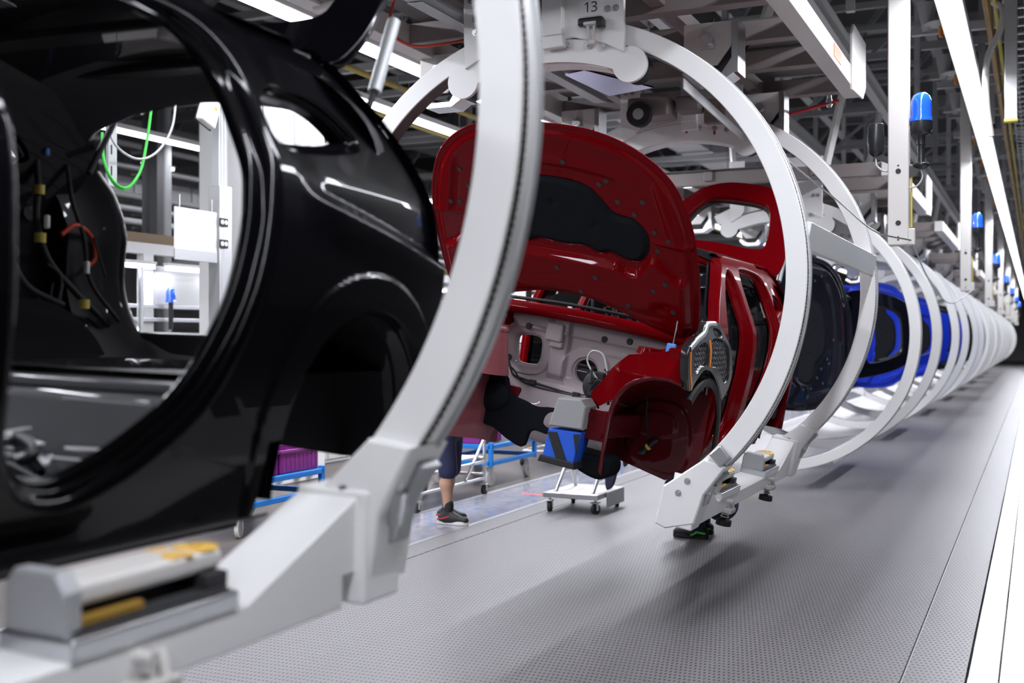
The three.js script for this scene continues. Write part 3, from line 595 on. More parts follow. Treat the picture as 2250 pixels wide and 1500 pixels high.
Q.frontHouse = [1, -1].map(s => merge([
  loft([[0.34, 0.022, 0.022], [0.345, 0.01, 0.01], [0.33, 0, 0], [0.15, 0.05, -0.02], [-0.1, 0.10, -0.05], [-0.3, 0.15, -0.08], [-0.42, 0.18, -0.10]].map(([z, gx, gy]) => { const k = s > 0 ? 1 : 0.15, c = new THREE.CatmullRomCurve3(vault.map(q => V(q[0] - gx * k * sstep(0.95, 0.5, q[0]) + (s < 0 ? 0.1 * sstep(0.9, 0.5, q[0]) : 0), q[1] + gy, 0))), r = []; for (let i = 0; i <= 50; i++) { const q = c.getPoint(i / 50); r.push([s * q.x, q.y, z]); } return r; }), false),
  sheet(s > 0 ? 0.30 : 0.58, 0.90, -0.16, 0.52, 60, 60, (x, y) => Math.min(y - interp([0.3, 0.69, 0.9], [-0.06, -0.13, 0.0], x), interp([0.30, 0.33, 0.37, 0.46, 0.6, 0.75, 0.9], [0.1, 0.30, 0.37, 0.44, 0.485, 0.495, 0.485], x) - y), (x, y) => [s * x, y, -0.42 + 0.02 * sstep(0.012, -0.012, sdPoly(pressA, x, y)) + 0.014 * sstep(0.01, -0.01, sdPoly(pressB, x, y))]),
]));
Q.frontPanel = [1, -1].map(s => sheet(0.30, 0.90, 0.30, 0.80, 60, 40, (x, y) => Math.min(y - interp([0.30, 0.40, 0.5, 0.53, 0.60, 0.70, 0.80, 0.9], [0.30, 0.36, 0.42, 0.46, 0.545, 0.595, 0.61, 0.6], x), interp([0.30, 0.40, 0.52, 0.69, 0.82, 0.9], [0.42, 0.56, 0.70, 0.745, 0.79, 0.8], x) - y, s > 0 ? 1 : x - 0.62), (x, y) => [s * x, y, 0.335 - 0.55 * Math.max(0, y - 0.60) - 0.12 * sstep(0.5, 0.34, x) + 0.004 * Math.sin(x * 21 + y * 9)]));
Q.shotgun = [1, -1].map(s => merge([beam([s * 0.80, 0.80, -0.45], [s * 0.80, 0.74, 0.26], 0.10, 0.10, 0.02), beam([s * 0.66, 0.74, -0.42], [s * 0.62, 0.70, 0.20], 0.12, 0.05, 0.02), box(0.22, 0.16, 0.10, s * 0.70, 0.76, -0.36, 0.03), cyl(0.085, 0.04, s * 0.56, 0.725, 0.0, 'y', 0.075, 24)]));
Q.rails = [1, -1].map(s => s < 0 ? beam([-0.42, 0.20, -0.38], [-0.42, 0.21, -0.2], 0.11, 0.16, 0.02) : merge([beam([s * 0.42, 0.20, -0.35], [s * 0.405, 0.235, 0.32], 0.11, 0.16, 0.02), box(0.13, 0.19, 0.015, s * 0.405, 0.235, 0.325, 0.006), cyl(0.02, 0.02, s * 0.37, 0.29, 0.335, 'z'), cyl(0.02, 0.02, s * 0.44, 0.18, 0.335, 'z')]));
Q.strutTower = merge([cyl(0.16, 0.3, -0.56, 0.52, -0.02, 'y', 0.10, 32), ellipsoid(0.11, 0.05, 0.11, -0.56, 0.67, -0.02), cyl(0.03, 0.03, -0.56, 0.71, -0.02)]);
Q.mat = extrude(loop([[-0.70, 0.24], [-0.67, 0.33], [-0.58, 0.38], [-0.47, 0.35], [-0.42, 0.24], [-0.30, 0.21], [-0.22, 0.19], [-0.05, 0.21], [0.02, 0.14], [0.0, 0.02], [-0.10, 0.02], [-0.22, 0.02], [-0.26, -0.1], [-0.40, -0.07], [-0.50, -0.02], [-0.60, 0.0], [-0.64, 0.10]], 60), 0.06, 0.02, [], 2).translate(0, 0, -0.22);
Q.matDome = ellipsoid(0.13, 0.10, 0.06, -0.54, 0.2, -0.16);
Q.foam = extrude(loop([[0.22, 0.05], [0.36, 0.06], [0.50, 0.05], [0.52, -0.03], [0.48, -0.08], [0.36, -0.07], [0.26, -0.02]], 40), 0.26, 0.025, [], 2).translate(0.0, -0.02, 0.02);
Q.harness = [
  tube([[-0.66, 0.47, -0.30], [-0.54, 0.45, -0.29], [-0.46, 0.36, -0.26], [-0.36, 0.345, -0.25], [-0.2, 0.33, -0.25], [0.0, 0.32, -0.25], [0.16, 0.34, -0.26], [0.3, 0.36, -0.24]], 0.008, 60, 6),
  tube([[-0.62, 0.44, -0.29], [-0.48, 0.40, -0.27], [-0.38, 0.33, -0.25], [-0.1, 0.31, -0.24], [0.12, 0.315, -0.24], [0.34, 0.34, -0.2]], 0.006, 60, 6),
];
Q.harnessClips = merge([box(0.05, 0.035, 0.03, -0.30, 0.34, -0.24), box(0.05, 0.035, 0.03, 0.03, 0.32, -0.24)]);
{ // knot of loose wiring by the wheel housing
  const g = []; SEED = 41;
  for (let i = 0; i < 16; i++) { const c = [rr(0.26, 0.42), rr(0.34, 0.52), rr(0.0, 0.16)]; g.push(tube([[c[0] + rr(-0.08, 0.08), c[1] + rr(-0.08, 0.08), c[2]], [c[0] + rr(-0.06, 0.06), c[1] + rr(-0.06, 0.06), c[2] + 0.05], [c[0] + rr(-0.06, 0.06), c[1] + rr(-0.08, 0.08), c[2] + 0.02], [c[0] + rr(-0.08, 0.08), c[1] + rr(-0.1, 0.06), c[2] + 0.03]], rr(0.004, 0.009), 24, 5)); }
  g.push(box(0.06, 0.08, 0.05, 0.30, 0.50, 0.1, 0.01), box(0.03, 0.09, 0.03, 0.34, 0.42, 0.14, 0.01), box(0.04, 0.04, 0.04, 0.27, 0.40, 0.14, 0.01), ellipsoid(0.07, 0.09, 0.05, 0.24, 0.44, 0.04));
  Q.knot = merge(g);
}
Q.whiteWire = tube([[0.36, 0.56, 0.16], [0.30, 0.66, 0.14], [0.22, 0.66, 0.12], [0.20, 0.60, 0.12], [0.27, 0.52, 0.14], [0.33, 0.48, 0.16]], 0.006, 40, 6);
Q.block = [extrude([[0.10, 0.20], [0.32, 0.22], [0.32, 0.36], [0.28, 0.40], [0.13, 0.38]], 0.2, 0.008).translate(0.0, -0.02, 0.22), extrude([[0.09, 0.0], [0.30, 0.0], [0.315, 0.20], [0.10, 0.18]], 0.18, 0.006).translate(0, -0.02, 0.23), merge([extrude([[0.10, 0.16], [0.16, 0.17], [0.26, 0.0], [0.19, 0.0]], 0.006).translate(0, -0.02, 0.41), extrude([[0.27, 0.18], [0.31, 0.19], [0.31, 0.06]], 0.006).translate(0, -0.02, 0.41), extrude([[0.07, -0.03], [0.32, -0.03], [0.31, 0.01], [0.08, 0.01]], 0.2, 0.006).translate(0, -0.02, 0.23)])];
Q.hangWire = tube([[0.49, 0.39, -0.36], [0.495, 0.28, -0.38], [0.52, 0.18, -0.38], [0.545, 0.11, -0.37]], 0.007, 30, 6);
Q.plug = merge([rod([0.60, 0.13, -0.36], [0.51, 0.02, -0.36], 0.02, 10), ellipsoid(0.03, 0.022, 0.02, 0.52, 0.03, -0.36), box(0.04, 0.03, 0.03, 0.595, 0.125, -0.36, 0.008)]);
Q.plugTape = rod([0.56, 0.08, -0.36], [0.548, 0.065, -0.36], 0.024, 12);
// mesh trim beside the bonnet hinge (car's left flank)
const trimOuter = [[0.40, 0.80], [0.05, 0.90], [-0.02, 0.945], [-0.16, 0.965], [-0.40, 0.955], [-0.46, 0.90], [-0.62, 0.78], [-0.70, 0.60], [-0.60, 0.47], [-0.42, 0.56], [-0.2, 0.66], [0.0, 0.68], [0.16, 0.62], [0.26, 0.56], [0.34, 0.62]];
const trimX = (z, y, d = 0) => [halfRaw(Math.min(z, -0.2), y) + 0.012 - d + 0.012 * sstep(0.93, 0.8, y), y, z];
const trimLoop = loop(trimOuter, 100), winA = loop([[0.26, 0.79], [-0.02, 0.84], [-0.05, 0.70], [0.05, 0.70], [0.17, 0.66], [0.25, 0.70]], 48), winB = loop([[-0.12, 0.85], [-0.46, 0.85], [-0.58, 0.74], [-0.62, 0.60], [-0.52, 0.58], [-0.30, 0.68], [-0.12, 0.71]], 48), winC = loop([[-0.20, 0.93], [-0.36, 0.925], [-0.40, 0.89], [-0.22, 0.885]], 32);
Q.trim = merge([sheet(-0.72, 0.42, 0.45, 0.98, 120, 60, (z, y) => Math.min(-sdPoly(trimLoop, z, y), sdPoly(winA, z, y), sdPoly(winB, z, y), sdPoly(winC, z, y)), trimX), flange(trimLoop, [[0, 0], [0.006, 0.004], [0.008, 0.02], [0.0, 0.05]], trimX), ...[winA, winB, winC].map(w => flange(w, [[0, 0], [-0.005, 0.004], [-0.012, 0.022], [-0.016, 0.024]], trimX))]);
{
  const cells = [];
  const hex = merge([0, 1, 2, 3, 4, 5].map(k => { const a = k * Math.PI / 3, b = (k + 1) * Math.PI / 3, R = 0.0165; return rod([0, R * Math.sin(a), R * Math.cos(a)], [0, R * Math.sin(b), R * Math.cos(b)], 0.0042, 5); }));
  for (let i = 0; i < 34; i++) for (let j = 0; j < 24; j++) {
    const z = 0.34 - i * 0.0285, y = 0.56 + j * 0.033 * 0.5 + (i % 2) * 0.00825; if (j % 2) continue;
    const d = Math.min(sdPoly(winA, z, y), sdPoly(winB, z, y), sdPoly(winC, z, y));
    if (d < 0.004) { const p = trimX(z, y, 0.02); cells.push(hex.clone().translate(p[0], p[1], p[2])); }
  }
  Q.trimMesh = merge(cells);
  Q.trimBack = sheet(-0.68, 0.36, 0.52, 0.95, 40, 30, (z, y) => -Math.min(sdPoly(winA, z, y), sdPoly(winB, z, y), sdPoly(winC, z, y)) + 0.01, (z, y) => trimX(z, y, 0.04));
}
const ribbon = (pts, w, d) => { const c = new THREE.CatmullRomCurve3(pts.map(p => V(p[0], p[1], 0)), false, 'centripetal'), A = [], B = [], C2 = [], D2 = []; for (let i = 0; i <= 30; i++) { const q = c.getPoint(i / 30), t = c.getTangent(i / 30); A.push(trimX(q.x - t.y * w, q.y + t.x * w, -d)); B.push(trimX(q.x + t.y * w, q.y - t.x * w, -d)); C2.push(trimX(q.x - t.y * w, q.y + t.x * w, 0.01)); D2.push(trimX(q.x + t.y * w, q.y - t.x * w, 0.01)); } return loft([C2, A, B, D2], false); };
Q.trimOrange = [ribbon([[0.375, 0.80], [0.33, 0.68], [0.24, 0.565]], 0.008, 0.004), ribbon([[-0.06, 0.865], [-0.10, 0.70]], 0.008, 0.006)];
Q.trimChrome = ribbon([[0.38, 0.815], [0.2, 0.865], [-0.0, 0.91], [-0.1, 0.955], [-0.3, 0.965]], 0.012, 0.006);
Q.archTrim = loft([[0, 0], [0.006, 0.008], [0.02, 0.014], [0.05, 0.012], [0.062, 0.0], [0.062, -0.03]].map(([o, h]) => { const r = []; for (let i = 0; i <= 50; i++) { const a = lerp(rad(50), rad(195), i / 50), R = 0.48 + o; r.push([halfRaw(-0.3, 0.5) + 0.004 + h, 0.08 + R * Math.sin(a), -0.2 + R * Math.cos(a)]); } return r; }), false);
Q.yellowTag = extrude([[0, 0], [0.03, 0.09], [0.07, 0.05], [0.05, -0.04], [0.01, -0.06]], 0.004).rotateY(Math.PI / 2).translate(0.90, 0.50, -0.66);
// bonnet: x across, t from the hinge to the nose, lying open
const PHI = rad(50), HZ = 0.03, HY = 0.93;
const bonnetLoop = loop([[0, 1.37], [0.30, 1.355], [0.56, 1.26], [0.75, 1.08], [0.85, 0.83], [0.885, 0.57], [0.885, 0.22], [0.86, 0.03], [0.80, -0.04], [0.62, -0.02], [0.34, 0.07], [0, 0.125], [-0.34, 0.07], [-0.62, -0.02], [-0.80, -0.04], [-0.86, 0.03], [-0.885, 0.22], [-0.885, 0.57], [-0.85, 0.83], [-0.75, 1.08], [-0.56, 1.26], [-0.30, 1.355]], 150);
const linerLoop = loop([[0, 1.0], [0.22, 0.965], [0.31, 0.88], [0.37, 0.81], [0.50, 0.785], [0.575, 0.71], [0.585, 0.60], [0.52, 0.49], [0.40, 0.485], [0.33, 0.515], [0.25, 0.49], [0.16, 0.525], [0, 0.515], [-0.16, 0.525], [-0.25, 0.49], [-0.33, 0.515], [-0.40, 0.485], [-0.52, 0.49], [-0.585, 0.60], [-0.575, 0.71], [-0.50, 0.785], [-0.37, 0.81], [-0.31, 0.88], [-0.22, 0.965]], 140);
const bonnetPos = (x, t, d = 0) => {                                    // d is measured towards the underside
  const k = d + 0.05 * (x / 0.885) ** 2 + 0.22 * Math.max(0, t - 0.95) ** 2;
  return [x, HY + t * Math.sin(PHI) - k * Math.cos(PHI), HZ + t * Math.cos(PHI) + k * Math.sin(PHI)];
};
const relief = (x, t) => {
  const ax = Math.abs(x), e = sdPoly(bonnetLoop, x, t), l = sdPoly(linerLoop, x, t);
  let d = 0.012 + 0.028 * sstep(-0.03, -0.075, e);
  const ledge = 0.455 - 0.04 * sstep(0.36, 0.44, ax) + 0.13 * sstep(0.5, 0.62, ax) * sstep(0.8, 0.6, ax);
  { const u = clamp(ledge + 0.022 - t, 0, 0.05); d += (0.93 * u + 1.4 * u * u) * sstep(0.84, 0.78, ax); }
  d -= 0.022 * sstep(0.012, -0.012, l);
  d += 0.012 * Math.exp(-(((t - 1.12 + 0.25 * ax * ax) / 0.035) ** 2)) * sstep(0.6, 0.4, ax);
  d += 0.014 * Math.exp(-(((ax - 0.70 + 0.25 * (t - 0.9)) / 0.03) ** 2)) * sstep(0.62, 0.7, t) * sstep(1.1, 1.0, t);
  d += 0.010 * Math.exp(-(((t - 0.66) / 0.018) ** 2)) * sstep(0.60, 0.64, ax);
  d += 0.012 * Math.exp(-(((ax - 0.60) / 0.1) ** 2 + ((t - 0.22) / 0.09) ** 2)) - 0.010 * Math.exp(-(((ax - 0.66) / 0.05) ** 2 + ((t - 0.2) / 0.04) ** 2));
  d -= 0.010 * Math.exp(-(((t - 0.12) / 0.02) ** 2)) * sstep(0.7, 0.6, ax);
  return d;
};
Q.bonnetOut = merge([sheet(-0.9, 0.9, -0.07, 1.39, 70, 60, (x, t) => -sdPoly(bonnetLoop, x, t), (x, t) => bonnetPos(x, t, 0)), flange(bonnetLoop, [[0, 0], [0.004, 0.006], [0, 0.013], [-0.014, 0.014]], bonnetPos)]);
Q.bonnetIn = sheet(-0.9, 0.9, -0.07, 1.39, 150, 120, (x, t) => -sdPoly(bonnetLoop, x, t) - 0.012, (x, t) => bonnetPos(x, t, relief(x, t)));
Q.liner = sheet(-0.6, 0.6, 0.46, 1.02, 70, 40, (x, t) => -sdPoly(linerLoop, x, t), (x, t) => { const l = -sdPoly(linerLoop, x, t), q = (a, b) => Math.exp(-(((x - a) / 0.025) ** 2 + ((t - b) / 0.025) ** 2)); return bonnetPos(x, t, 0.03 + 0.024 * sstep(0, 0.035, l) - 0.010 * (q(-0.02, 0.82) + q(0.25, 0.70) + q(-0.25, 0.7))); });
Q.plugs = [[0.09, 1.13], [0.30, 1.0], [0.35, 1.035], [0.57, 0.93], [0.51, 0.83], [0.63, 0.73], [0.72, 0.69], [0.645, 0.60], [-0.03, 0.36], [0.23, 0.335], [0.70, 0.40], [0.62, 0.33], [-0.62, 0.98], [-0.58, 0.86], [-0.66, 0.74], [-0.72, 0.74], [-0.64, 0.6], [0.12, 0.2], [0.44, 0.17], [0.74, 0.2], [0.41, 0.9]];
Q.disc = cyl(0.016, 0.004, 0, 0, 0, 'y', 0.016, 16);
Q.strut = [rod([0.76, 0.78, 0.20], [0.765, 1.0, 0.215], 0.007, 10), rod([0.765, 0.98, 0.215], [0.765, 1.20, 0.225], 0.012, 12), merge([box(0.05, 0.06, 0.03, 0.755, 0.775, 0.225, 0.01), box(0.06, 0.03, 0.03, 0.76, 0.80, 0.225, 0.01)])];
// tailgate, raised
const BETA = rad(40), TZ = -3.0, TY = 1.42;
const gatePos = (x, t, d = 0) => { const k = -d + 0.05 * Math.sin(clamp(t, 0, 1.2) / 1.2 * Math.PI) - 0.05 * (x / 0.62) ** 2; return [x, TY + t * Math.sin(BETA) + k * Math.cos(BETA), TZ - t * Math.cos(BETA) + k * Math.sin(BETA)]; };
const gateLoop = loop([[0, -0.03], [0.40, -0.035], [0.58, -0.02], [0.62, 0.10], [0.60, 0.36], [0.56, 0.62], [0.50, 0.86], [0.40, 1.08], [0.25, 1.2], [0, 1.23], [-0.25, 1.2], [-0.40, 1.08], [-0.50, 0.86], [-0.56, 0.62], [-0.60, 0.36], [-0.62, 0.10], [-0.58, -0.02], [-0.40, -0.035]], 120);
const gateWin = loop([[0, 0.22], [0.32, 0.22], [0.41, 0.26], [0.42, 0.36], [0.36, 0.68], [0.28, 0.88], [0.18, 0.92], [0, 0.93], [-0.18, 0.92], [-0.28, 0.88], [-0.36, 0.68], [-0.42, 0.36], [-0.41, 0.26], [-0.32, 0.22]], 90);
const gateF = (x, t) => Math.min(-sdPoly(gateLoop, x, t), sdPoly(gateWin, x, t));
Q.gate = merge([sheet(-0.64, 0.64, -0.05, 1.25, 70, 70, gateF, (x, t) => gatePos(x, t, 0)), flange(gateLoop, [[0, 0], [0.006, 0.006], [0.002, 0.03], [-0.01, 0.034]], gatePos), flange(gateWin, [[0, 0], [-0.006, 0.004], [-0.012, 0.02], [-0.002, 0.05], [0.01, 0.055]], gatePos)]);
Q.gateIn = sheet(-0.64, 0.64, -0.05, 1.25, 100, 100, (x, t) => gateF(x, t) - 0.008, (x, t) => {
  const ax = Math.abs(x); let d = 0.034 + 0.024 * sstep(0.02, 0.06, gateF(x, t));
  const pit = (a, b, r, s) => 0.03 * sstep(r + 0.008, r - 0.008, Math.hypot((ax - a) / s, t - b));
  d -= pit(0.52, 0.10, 0.03, 1.2) + pit(0.40, 0.10, 0.04, 1.3) + pit(0.28, 0.11, 0.035, 1.5) + pit(0.12, 0.1, 0.03, 1.6) + pit(0.50, 0.30, 0.03, 0.7) + pit(0.46, 0.55, 0.03, 0.8) + pit(0.32, 1.02, 0.04, 1.4) + pit(0.1, 1.06, 0.04, 1.6);
  return gatePos(x, t, d);
});
Q.gateTrim = tube([[-0.40, 0.5], [-0.33, 0.82], [-0.22, 0.95], [0, 0.97], [0.22, 0.95], [0.33, 0.82], [0.40, 0.5]].map(([x, t]) => gatePos(x, t, 0.075)), 0.026, 60, 8);
Q.gateStrut = [1, -1].map(s => [rod([s * 0.58, 1.06, -3.12], [s * 0.585, 1.33, -3.28], 0.012, 12), rod([s * 0.585, 1.33, -3.28], [s * 0.56, 1.62, -3.44], 0.024, 14)]);
// dashboard cross beam and looms inside
Q.crossBeam = merge([rod([-0.72, 0.74, -0.62], [0.72, 0.74, -0.62], 0.035, 12), box(0.3, 0.2, 0.2, 0.32, 0.72, -0.66, 0.04), box(0.24, 0.28, 0.22, 0.0, 0.66, -0.68, 0.04), box(0.2, 0.14, 0.2, -0.36, 0.7, -0.66, 0.04)]);
{
  const g = []; SEED = 99;
  for (let i = 0; i < 12; i++) { const x = rr(-0.1, 0.6); g.push(tube([[x, 0.82, -0.6], [x + rr(-0.1, 0.1), 0.92 + rr(0, 0.06), -0.62], [x + rr(-0.2, 0.2), 0.8, -0.7], [x + rr(-0.2, 0.2), 0.62, -0.66]], rr(0.006, 0.014), 20, 5)); }
  Q.dashLoom = merge(g);
  const w = []; SEED = 17;
  const trunk = [[-0.70, 1.2, -2.35], [-0.70, 1.0, -2.38], [-0.68, 0.86, -2.36], [-0.66, 0.72, -2.40], [-0.62, 0.60, -2.5], [-0.60, 0.5, -2.62], [-0.58, 0.40, -2.72]];
  w.push(tube(trunk, 0.013, 50, 7), tube([[-0.68, 1.08, -2.5], [-0.67, 0.95, -2.52], [-0.64, 0.82, -2.55], [-0.63, 0.65, -2.58], [-0.56, 0.5, -2.66], [-0.55, 0.40, -2.75]], 0.009, 50, 6), tube([[-0.71, 0.9, -2.2], [-0.69, 0.75, -2.24], [-0.66, 0.62, -2.3], [-0.6, 0.55, -2.42]], 0.014, 40, 7));
  for (let i = 0; i < 9; i++) { const x = -0.64, y = rr(0.45, 1.0), z = rr(-2.7, -2.25); w.push(tube([[x, y, z], [x + 0.02, y - rr(0.02, 0.1), z + rr(-0.06, 0.06)], [x + 0.04, y - rr(0.1, 0.2), z + rr(-0.1, 0.1)]], 0.005, 16, 5)); }
  Q.rearLoom = merge(w).translate(0.03, 0, -0.58);
}
Q.orangeLoom = tube([[-0.66, 0.86, -2.56], [-0.65, 0.90, -2.62], [-0.65, 0.86, -2.70], [-0.65, 0.78, -2.72], [-0.65, 0.74, -2.68]], 0.009, 40, 7).translate(0.03, -0.04, -0.48);
Q.bands = [[-0.695, 0.98, -2.38], [-0.672, 0.80, -2.37], [-0.61, 0.56, -2.53], [-0.585, 0.44, -2.68]].map(p => [cyl(0.021, 0.035, p[0] + 0.03, p[1], p[2] - 0.58), p]);
Q.sideHoles = [[-2.42, 0.96], [-2.5, 0.84], [-2.6, 1.02], [-2.72, 0.66], [-2.36, 0.6], [-2.95, 0.75], [-3.0, 0.9], [-2.3, 1.05], [-2.8, 0.86]];
Q.hole = cyl(0.03, 0.004, 0, 0, 0, 'x', 0.03, 16);
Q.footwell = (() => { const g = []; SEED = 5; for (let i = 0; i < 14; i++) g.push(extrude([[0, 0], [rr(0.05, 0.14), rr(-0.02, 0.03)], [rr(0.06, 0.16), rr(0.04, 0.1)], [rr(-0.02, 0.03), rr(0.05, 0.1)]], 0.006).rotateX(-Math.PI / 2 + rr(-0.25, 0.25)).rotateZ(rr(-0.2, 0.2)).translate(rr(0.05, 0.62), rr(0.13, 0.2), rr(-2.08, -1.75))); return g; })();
Q.seatFrame = (() => { const g = []; SEED = 23; for (let i = 0; i < 7; i++) g.push(tube([[rr(0.1, 0.5), 0.12, rr(-2.0, -1.8)], [rr(0.1, 0.6), 0.2, rr(-2.0, -1.7)], [rr(0.2, 0.6), 0.18, rr(-1.95, -1.7)], [rr(0.2, 0.6), 0.1, rr(-1.9, -1.6)]], rr(0.008, 0.02), 24, 6)); return merge(g); })();

function makeCar(label, i, m, level) {
  // level 2: everything; 1: outside and open bonnet; 0: shell only
  const h = HANG[i], z0 = Z1 - (i - 1) * PITCH - 0.542;
  const C = thing('car_body', label, 'car body', [AXIS - 1.08 * Math.sin(h.roll), h.y - 1.08 * Math.cos(h.roll), z0]);
  C.rotation.z = -h.roll;
  mesh('body_side', Q.side[0], m.paint, C); mesh('body_side', Q.side[1], m.paint, C);
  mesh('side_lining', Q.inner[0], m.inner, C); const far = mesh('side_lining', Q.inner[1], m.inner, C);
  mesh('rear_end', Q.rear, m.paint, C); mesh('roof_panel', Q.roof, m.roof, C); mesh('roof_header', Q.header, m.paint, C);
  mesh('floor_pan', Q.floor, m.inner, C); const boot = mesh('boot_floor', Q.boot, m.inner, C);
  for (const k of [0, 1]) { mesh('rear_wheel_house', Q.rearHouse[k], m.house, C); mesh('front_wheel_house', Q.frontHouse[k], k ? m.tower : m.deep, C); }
  mesh('firewall', Q.firewall, m.primer, C); mesh('lower_dash', Q.lowerDash, m.primer, C); mesh('cowl', Q.cowl, m.paint, C);
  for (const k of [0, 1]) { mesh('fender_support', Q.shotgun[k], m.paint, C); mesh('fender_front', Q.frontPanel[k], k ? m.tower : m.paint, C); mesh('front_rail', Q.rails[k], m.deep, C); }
  const B = mesh('bonnet', Q.bonnetOut, m.paint, C, 'raised bonnet'); mesh('bonnet_underside', Q.bonnetIn, m.paint, B); mesh('bonnet_liner', Q.liner, M.felt, B);
  const T = mesh('tailgate', Q.gate, m.paint, C, 'raised tailgate without glass'); mesh('tailgate_lining', Q.gateIn, m.paint, T); if (level) mesh('seal_trim', Q.gateTrim, M.rubber, T);
  for (const k of [0, 1]) { const s = mesh('gas_strut', Q.gateStrut[k][1], M.galv, C); mesh('strut_rod', Q.gateStrut[k][0], M.rubber, s); }
  mesh('insulation_mat', [Q.mat, Q.matDome], M.felt, C);
  if (level < 1) return C;
  for (const [x, t] of Q.plugs) { const d = mesh('plug', Q.disc, M.dark, B), p = bonnetPos(x, t, relief(x, t) + 0.003); d.position.set(...p); d.rotation.x = Math.PI / 2 - PHI + Math.PI / 2 - Math.PI / 2 + (Math.PI / 2 - Math.PI / 2); d.rotation.x = -PHI; }
  const st = mesh('bonnet_prop', Q.strut[1], M.grip, C); mesh('prop_rod', Q.strut[0], M.polished, st); mesh('prop_clip', Q.strut[2], M.clipBlue, st, 'light blue clip');
  const tr = mesh('mesh_trim', Q.trim, M.grip, C, 'dark trim with hexagon mesh and orange strips'); mesh('mesh', Q.trimMesh, M.meshGrey, tr); mesh('trim_backing', Q.trimBack, M.rubber, tr); for (const o of Q.trimOrange) mesh('orange_strip', o, M.orange, tr); mesh('bright_edge', Q.trimChrome, M.alu, tr);
  mesh('arch_trim', Q.archTrim, M.rubber, C);
  mesh('cowl_seal', Q.cowlSeal, M.rubber, C); mesh('dash_beam', Q.crossBeam, M.plastic, C); mesh('dash_loom', Q.dashLoom, M.rubber, C);
  const fw = C.children.find(o => o.name === 'firewall');
  mesh('bracket', Q.fwBoss, m.primer, fw);
  for (const [x, y] of Q.grommets) { const g = mesh('grommet', Q.grommet, M.rubber, fw), p = fwPos(x, y); g.position.set(p[0], p[1], p[2] + 0.004); }
  for (const g of Q.harness) mesh('wiring_harness', g, M.rubber, C);
  mesh('harness_clip', Q.harnessClips, M.rubber, C);
  mesh('wire_bundle', Q.knot, M.rubber, C); mesh('pale_wire', Q.whiteWire, M.greyCable, C);
  mesh('strut_tower', Q.strutTower, m.tower, C);
  const bl = mesh('foam_block', Q.block[0], M.beamGrey, C, 'grey block with blue and black striped front'); bl.position.x = 0.035; mesh('blue_front', Q.block[1], M.foamBlue, bl); mesh('black_stripes', Q.block[2], M.rubber, bl);
  mesh('foam_pad', Q.foam, M.felt, C);
  const hw = mesh('hanging_wire', Q.hangWire, M.rubber, C); mesh('plug_connector', Q.plug, M.plastic, hw); mesh('yellow_tape', Q.plugTape, M.yellowTape, hw);
  mesh('yellow_tag', Q.yellowTag, M.hiVis, C);
  mesh('roof_lining_frame', Q.roofUnder, m.inner, C); mesh('rear_opening_lining', Q.rearInner, m.step, C);
  mesh('seat_step', Q.step, m.step, C);
  if (level < 2) return C;
  mesh('roof_glass', Q.roofGlass, M.plastic, C);
  const lm = mesh('rear_loom', Q.rearLoom, M.rubber, C); mesh('orange_cable', Q.orangeLoom, M.copper, lm); for (const [g] of Q.bands) mesh('yellow_band', g, M.yellowTape, lm);
  for (const [z, y] of Q.sideHoles) { const o = mesh('access_hole', Q.hole, M.dark, far); o.position.set(-(halfRaw(z, y) - 0.115), y, z); }
  for (const [x, y, z, mm, g] of [[-0.66, 0.86, -2.44, M.sticker, box(0.02, 0.05, 0.018)], [-0.64, 0.70, -2.62, M.sticker, box(0.02, 0.05, 0.018)], [-0.70, 0.78, -2.2, M.sticker, box(0.004, 0.10, 0.05)], [-0.62, 0.62, -2.75, M.foamBlue, box(0.018, 0.03, 0.015)], [-0.68, 1.12, -2.45, M.clipBlue, box(0.018, 0.03, 0.022)]]) { const o = mesh('connector', g, mm, lm); o.position.set(x + 0.04, y, z - 0.52); }
  for (const g of Q.footwell) mesh('footwell_foil_glint', g, M.sticker, C); mesh('seat_wiring', Q.seatFrame, M.plastic, C);  // foil scraps coloured plain white in place of their bright reflections
  return C;
}
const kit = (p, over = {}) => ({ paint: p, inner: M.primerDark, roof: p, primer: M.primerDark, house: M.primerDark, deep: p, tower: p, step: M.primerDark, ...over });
const cars = [];
cars[0] = makeCar('glossy black car body shell without doors, tailgate raised', 0, kit(M.black, { step: M.stepGrey = paint(lin(0.09, 0.09, 0.095), { clearcoat: 0.4 }) }), 2);
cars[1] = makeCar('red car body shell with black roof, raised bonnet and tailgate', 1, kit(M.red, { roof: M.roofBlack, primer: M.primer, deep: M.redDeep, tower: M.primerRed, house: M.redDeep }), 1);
cars[2] = makeCar('dark navy car body lying on its side in the ring behind the red one', 2, kit(M.navy), 1);
cars[3] = makeCar('bright blue car body lying on its side with black bonnet lining', 3, kit(M.blue, { primer: M.blue }), 1);
const farPaint = [M.blue, M.navy, M.blue, M.black, M.navy, M.red, M.black, M.navy];
for (let i = 4; i < 10; i++) {
  const c = makeCar(['second blue car body, behind the bright blue one', 'dark car body hidden deep in the row of rings', 'dark car body hidden deep in the row of rings', 'dark car body hidden deep in the row of rings', 'dark car body hidden deep in the row of rings', 'dark car body hidden deep in the row of rings'][i - 4], i, kit(i === 4 ? M.blue : i % 2 ? M.navy : M.black), 0);
  if (i > 4) c.userData.group = 'dark bodies far down the line';
}
